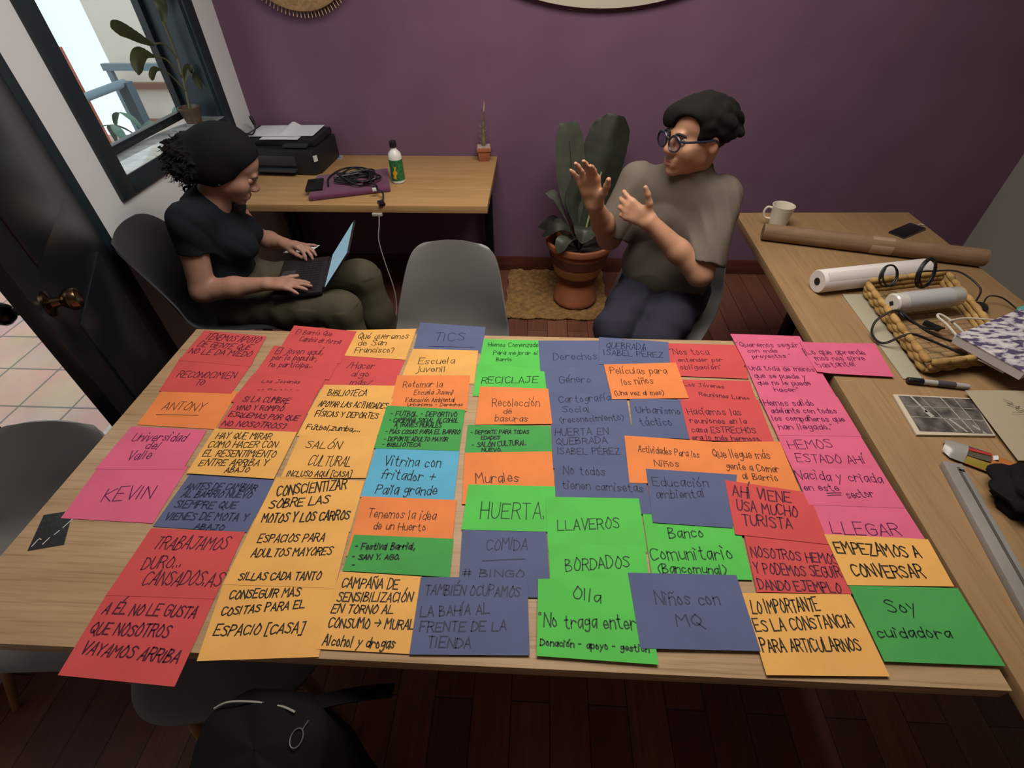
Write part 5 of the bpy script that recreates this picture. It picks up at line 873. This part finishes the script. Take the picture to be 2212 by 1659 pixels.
# keep the face, the ear and the neck clear
S.ell(hd.p(.105,0,-.01),(.083,.12,.1),hd.M,.012,'s'); S.ell(hd.p(.055,0,-.085),(.075,.12,.085),hd.M,.02,'s'); S.ell(hd.p(-.03,0,-.15),(.08,.07,.09),hd.M,.02,'s')
for i in range(70):
    a=rnd.uniform(0,2*PI); z=rnd.uniform(-1,.95); q=math.sqrt(1-z*z); c=V3(-.105+.074*q*math.cos(a),.082*q*math.sin(a),-.03+.075*z)
    if c[0]>-.09: continue
    o=unit(c-V3(-.08,0,-.02)); L=rnd.uniform(.016,.04); e1=unit(np.cross(o,V3(.1,0,1))); e2=np.cross(o,e1); ph=rnd.uniform(0,6); q0=None
    for j in range(9):
        p=hd.p(*(c+o*L*j/8+(e1*math.cos(j*1.15+ph)+e2*math.sin(j*1.15+ph))*.0065+V3(0,0,-.016)*(j/8)**2))
        if q0 is not None: S.cap(q0,p,.0042,.0038,.003)
        q0=p
ho=S.build('hair',m_hair1,w,0)
b=MB()
for i in range(520):
    a=rnd.uniform(0,2*PI); z=rnd.uniform(-1,1); q=math.sqrt(1-z*z); back=True
    c=V3(-.105+.062*q*math.cos(a),.07*q*math.sin(a),-.03+.064*z) if back else V3(-.03+.103*q*math.cos(a),.087*q*math.sin(a),.045+.091*z)
    if (back and c[0]>-.085) or (not back and (c[2]<.06 or c[0]>.04)): continue
    o=unit(c-(V3(-.07,0,-.01) if back else V3(-.02,0,.0))); L=rnd.uniform(.028,.056) if back else rnd.uniform(.006,.012); e1=unit(np.cross(o,V3(.1,.2,1))); e2=np.cross(o,e1); ph=rnd.uniform(0,6); rr=rnd.uniform(.003,.007); pp=[]
    if not back: o=unit(o*.5-V3(1,0,-.2)); L*=1.6; rr=.002
    for j in range(10): pp.append(Vector(hd.p(*(c+o*L*(j/9)+(e1*math.cos(j*1.2+ph)+e2*math.sin(j*1.2+ph))*rr*min(1,j/2)+V3(0,0,-.012)*(j/9)**2))))
    b.tube(pp,[.0009]*9+[.0004],4)
b.build('frizz',mat('frizz_brown','17120f',.9),ho)
m_brow=mat('brow_dark','1b1512',.8); m_lip1=mat('lips_brown','7d4a42',.5); m_eye=mat('eye_white','b8aca0',.3); m_iris=mat('iris_dark','150f0c',.2)
def face(hd,w,lip,skin,lidded,brow):
    for y in (-1,1):
        if not lidded: MB().ball(hd.p(.0775,y*.034,-.006),.0125*hd.k,16).build('eye',m_eye,w)
        if not lidded: MB().ball(hd.p(.083,y*.034,-.0075),.0078*hd.k,12).build('iris',m_iris,w)
        MB().ball(hd.p(.0745,y*.034,-.006),(.0131*hd.k,)*3,16).build('eyelid',skin,w) if lidded else None
        hd.tube([(.0865,y*.0225,-.0115),(.0885 if not lidded else .087,y*.029,-.0005 if not lidded else -.0135),(.0875 if not lidded else .086,y*.038,-.0005 if not lidded else -.0125),(.081,y*.047,-.009)],[.0008]+[.0014]*14+[.0008],5).build('lash_line',m_brow,w)
        hd.tube([(.0965,y*.015,.0125),(.097,y*.028,.0185),(.090,y*.042,.0175),(.080,y*.052,.011)],[.0015]+[brow]*13+[.0022,.0012],5).build('eyebrow',m_brow,w)
    hd.tube([(.085,-.026,-.072),(.0935,-.011,-.0695),(.0945,0,-.0705),(.0935,.011,-.0695),(.085,.026,-.072)],[.0012]+[.0038]*19+[.0012],5).build('upper_lip',lip,w)
    hd.tube([(.084,-.023,-.0745),(.0925,-.01,-.081),(.0935,0,-.0815),(.0925,.01,-.081),(.084,.023,-.0745)],[.0012]+[.0046]*19+[.0012],5).build('lower_lip',lip,w)
face(hd,w,m_lip1,m_skin1,True,.0026)
MB().ball(hd.p(-.012,-.083,-.048),.0042,10).build('earring',mat('silver','b8b4ac',.2,1),w)
# ---------------------------------------------------------------- laptop on the lap
lp=thing('laptop','open dark laptop with a glowing pale blue screen on the lap','laptop',(-.985,1.82,.653))
m_lap=mat('laptop_dark','2b2628',.4,.3); m_key=mat('key_black','131114',.55)
LB=[(-1.115,1.925),(-.925,1.975),(-.865,1.685),(-1.052,1.640)]
MB().prism(LB,.652,.668).build('base',m_lap,lp,bevel=.003)
lo_=Vector((-1.052,1.640,.668)); lx=Vector((-.865,1.685,.668))-lo_; ly=Vector((-1.115,1.925,.668))-lo_
kb=MB()
for r in range(5):
    for c in range(13):
        p=lo_+lx*(.42+.095*r)+ly*(.06+.068*c); a,bq=lx*.082,ly*.058
        kb.add([p,p+a,p+a+bq,p+bq]+[x+Vector((0,0,.0018)) for x in (p,p+a,p+a+bq,p+bq)],[(0,1,2,3),(4,5,6,7),(0,1,5,4),(1,2,6,5),(2,3,7,6),(3,0,4,7)])
kb.build('keyboard',m_key,lp); p=lo_+lx*.06+ly*.33; kb=MB(); kb.add([p+Vector((0,0,.0006)),p+lx*.28+Vector((0,0,.0006)),p+lx*.28+ly*.34+Vector((0,0,.0006)),p+ly*.34+Vector((0,0,.0006))],[(0,1,2,3)]); kb.build('touchpad',mat('touchpad_grey','383336',.35),lp)
hn,hf=Vector((-.862,1.692,.666)),Vector((-.918,1.978,.666)); hx=(hf-hn).normalized(); out=Vector((hx.y,-hx.x,0)); 
if out.x<0: out=-out
ti=math.radians(40); su=out*math.sin(ti)+Vector((0,0,1))*math.cos(ti); sn=(hx.cross(su)).normalized()
if sn.x>0: sn=-sn
def scr(a,bq,n): return hn+hx*a+su*bq+sn*n
LM=Matrix((hx,su,sn)).transposed(); WL=(hf-hn).length
MB().box(scr(WL/2,.105,-.004),(WL,.21,.007),M=LM).build('lid',m_lap,lp,bevel=.003)
MB().box(scr(WL/2,.108,.0002),(WL-.016,.186,.0012),M=LM).build('screen',mat('screen_glow','0a0c0e',.2,emit=('9fc6d6',.62)),lp)
MB().tube([hn+hx*.02,hf-hx*.02],.006,8).build('hinge',m_key,lp)
# white sheet peeking behind the laptop
tag(MB().sheet(lambda u,v:Vector((-1.17+.14*u,2.03+.10*v,.648+.012*u-.02*v)),6,4,.0008).build('note_sheet',m_paper),'small white paper between the laptop and the desk, under the far arm','paper')
# ================================================================ person in glasses
m_skin2=mat('skin_tan','b88a6d',.55,noise=(14,'ab7e62'),spec=.35); m_hair2=mat('hair_dark','14120f',.85,bump=(80,.35,(1,1,.4)),spec=.15)
m_gtee=mat('grey_cotton','665d54',.9,bump=(13,1,(1,1,.4)),spec=.2); m_navy=mat('navy_cotton','2b2a38',.9,bump=(15,1,(1,1,.4)),spec=.2)
g=thing('person','person in grey t-shirt and glasses gesturing with both hands by the plant','person',(.57,1.93,0))
f=unit((-.40,-.917,0)); l=V3(-f[1],f[0],0); MF=np.stack([f,l,V3(0,0,1)],1)
P0=V3(.575,1.945,.545); Rs,Ls=V3(.385,1.995,1.005),V3(.695,1.865,.995); Re,Le=V3(.30,1.925,.80),V3(.635,1.725,.755)
Rw,Lw=V3(.205,1.755,1.01),V3(.415,1.762,.945); NB=V3(.555,1.925,1.055)
hd=Head((.548,1.885,1.205),(-.91,-.41,.03),(-.0,.03,1),1.04)
def torso2(S,g_):
    S.ell(P0,(.125+g_,.165+g_,.12+g_),MF,.06); S.ell((.562,1.94,.70),(.112+g_,.15+g_,.14+g_),MF,.06); S.ell((.55,1.935,.88),(.118+g_,.165+g_,.14+g_),MF,.06)
    S.cap(Rs+l*.03,Ls-l*.03,.058+g_,.058+g_,.06); S.cap(Rs*.4+Ls*.6+V3(0,0,.01),NB,.06+g_*.7,.058+g_*.7,.05); S.cap(Rs*.6+Ls*.4+V3(0,0,.01),NB,.06+g_*.7,.058+g_*.7,.05)
S=Sdf((.05,1.38,-.02),(.92,2.2,1.36),.0044)
torso2(S,-.015); hd.grow(S)
S.cap(NB-V3(0,0,.03),hd.p(-.035,0,-.05),.058,.056,.03)
S.chain([Rs,Re],[.055,.047],.03); S.chain([Re,Re*.55+Rw*.45,Rw],[.047,.043,.0285],.02)
S.chain([Ls,Le],[.056,.048],.03); S.chain([Le,Le*.55+Lw*.45,Lw],[.048,.043,.029],.02)
hand(S,Rw,(-.33,-.12,.93),(.35,.92,.15),(1,-.3,.2),[(.28,.3,.2),(.2,.25,.15),(.14,.2,.15),(.08,.15,.1)],(.06,.06,-.10,-.28),1.12,(.30,-.62,.72))
hand(S,Lw,(-.72,.28,.30),(-.25,-.9,.25),(.15,-.1,1),[(.35,.55,.4),(.5,.8,.5),(.55,.9,.5),(.6,.9,.5)],(.20,.04,-.08,-.22),1.05,(-.06,-.2,1))
hipR,hipL=P0-l*.09,P0+l*.09; kR,kL=V3(.315,1.605,.57),V3(.475,1.56,.545); aR,aL=V3(.42,1.50,.09),V3(.53,1.47,.09)
for h_,k_,a_ in ((hipR,kR,aR),(hipL,kL,aL)):
    S.chain([h_,k_,a_],[.08,.055,.037],.03); S.cap(a_-f*.03-V3(0,0,.045),a_+f*.16-V3(0,0,.06),.032,.026,.02)
S.build('body',m_skin2,g)
S=Sdf((.18,1.55,.5),(.92,2.2,1.16),.005); torso2(S,.012)
S.cap(NB-V3(0,0,.04),NB+V3(.004,-.012,.045),.07,.066,.02)
S.ell((.565,1.93,.66),(.145,.185,.15),MF,.05)
for s_,e_,q_ in ((Rs,Re,.93),(Ls,Le,.86)):
    d_=unit(e_-s_); S.cap(s_,e_,.073,.08,.035,cut=[(s_+(e_-s_)*q_,d_)])
S.ripple(lambda X,Y,Z:.0065*np.abs(np.sin(22*Z+19*X+6*np.sin(9*X)))*np.sin(11*Y-10*X+8*Z)+.003*np.sin(46*X-30*Z+18*Y)*np.sin(14*X+11*Z))
S.plane(NB+V3(0,-.01,.045),(-.1,-.1,1),(.42,1.78,1.04),(.72,2.06,1.18)); S.cap(NB+V3(.003,-.01,.03),NB+V3(.006,-.02,.1),.058,.062,.006,'s')
S.plane((.57,1.94,.565),(.1,.12,-1)); S.build('t_shirt',m_gtee,g)
S=Sdf((.15,1.38,.09),(.85,2.2,.66),.0052)
S.ell(P0,(.14,.182,.125),MF,.05); S.ell(P0+V3(0,0,.04),(.125,.165,.09),MF,.05)
for h_,k_,a_ in ((hipR,kR,aR),(hipL,kL,aL)):
    S.chain([h_,h_*.45+k_*.55,k_+V3(0,0,-.005)],[.105,.09,.076],.035); S.chain([k_,k_*.6+a_*.4,a_],[.077,.068,.06],.03)
S.ripple(lambda X,Y,Z:.0035*np.sin(34*X+28*Z)*np.sin(12*Y+20*X)+.0016*np.sin(70*Y+40*Z))
S.plane((.57,1.94,.64),(0,0,1)); S.plane((0,0,.11),(0,0,-1)); S.build('trousers',m_navy,g)
for a_ in (aR,aL):
    S=Sdf(a_-V3(.24,.26,.095),a_+V3(.14,.12,.03),.006); S.cap(a_-f*.035-V3(0,0,.048),a_+f*.16-V3(0,0,.055),.043,.036,.02); S.cap(a_,a_-V3(0,0,.04),.044,.047,.02); S.plane((0,0,.003),(0,0,-1)); S.build('shoe',m_shoe,g)
A_,B_=frame(Vector((-.04,-.14,1))); MB().tube([Vector(NB)+Vector((.003,-.012,.044))+A_*.066*math.cos(2*PI*i/32)+B_*.066*math.sin(2*PI*i/32) for i in range(32)],.0065,8,True).build('shirt_collar',m_gtee,g)
# short thick hair with a side-swept fringe
S=Sdf((.36,1.7,1.06),(.82,2.08,1.39),.0045); rnd=random.Random(6)
S.ell(hd.p(-.018,0,.04),(.11,.09,.082),hd.M,.03); S.ell(hd.p(.02,0,.072),(.085,.078,.046),hd.M,.03); S.ell(hd.p(-.055,0,.025),(.06,.08,.075),hd.M,.03); S.ell(hd.p(.074,-.034,.05),(.036,.05,.042),hd.M,.02)
for i in range(120):
    a=rnd.uniform(0,2*PI); z=rnd.uniform(-.3,1); q=math.sqrt(1-z*z); c=V3(-.024+.094*q*math.cos(a),.084*q*math.sin(a),.036+.08*z)
    S.cap(hd.p(*c),hd.p(*(c+V3(-.03,rnd.uniform(-.015,.015),-.012))),.011,.008,.016)
S.ell(hd.p(.098,0,-.045),(.075,.12,.075),hd.M,.012,'s'); S.ell(hd.p(.088,.043,.026),(.05,.05,.048),hd.M,.012,'s'); S.ell(hd.p(.03,0,-.11),(.10,.12,.088),hd.M,.012,'s'); S.ell(hd.p(-.06,0,-.145),(.1,.075,.08),hd.M,.012,'s')
for y in (-1,1): S.ell(hd.p(-.012,y*.09,-.02),(.024,.022,.036),hd.M,.008,'s')
S.build('hair',m_hair2,g)
face(hd,g,mat('lips_rose','9a5a4c',.5),m_skin2,False,.0042)
m_frame=mat('glasses_frame','1e2030',.3)
gl=None
b=MB()
for y in (-1,1):
    b.tube([Vector(hd.p(.112-.35*max(0,abs(y*.034+.027*math.cos(2*PI*i/28)))**1.6,y*.034+.027*math.cos(2*PI*i/28),-.008+.0225*math.sin(2*PI*i/28)*(1 if math.sin(2*PI*i/28)>0 else 1.08))) for i in range(28)],[(.0026+.0016*max(0,math.sin(2*PI*i/28)))*hd.k for i in range(28)],7,True)
    b.tube(smoothpts([Vector(hd.p(.106,y*.060,.004)),Vector(hd.p(.09,y*.074,.004)),Vector(hd.p(.03,y*.082,.003)),Vector(hd.p(-.01,y*.086,.004)),Vector(hd.p(-.028,y*.085,-.012))]),.0036*hd.k,7)
b.tube(smoothpts([Vector(hd.p(.113,-.009,-.001)),Vector(hd.p(.118,0,.004)),Vector(hd.p(.113,.009,-.001))]),.002*hd.k,7)
gl=b.build('glasses',m_frame,g)
for y in (-1,1):
    MB().lathe([(.001,0),(.025*hd.k,0),(.025*hd.k,.001),(.001,.001)],24,hd.p(.1105,y*.034,-.008),Matrix((Vector(hd.l),Vector(hd.u),Vector(hd.f))).transposed()).build('lens',glass('lens_glass',(.82,.84,.88,1),.2) if 'lensg' not in globals() else lensg,gl)
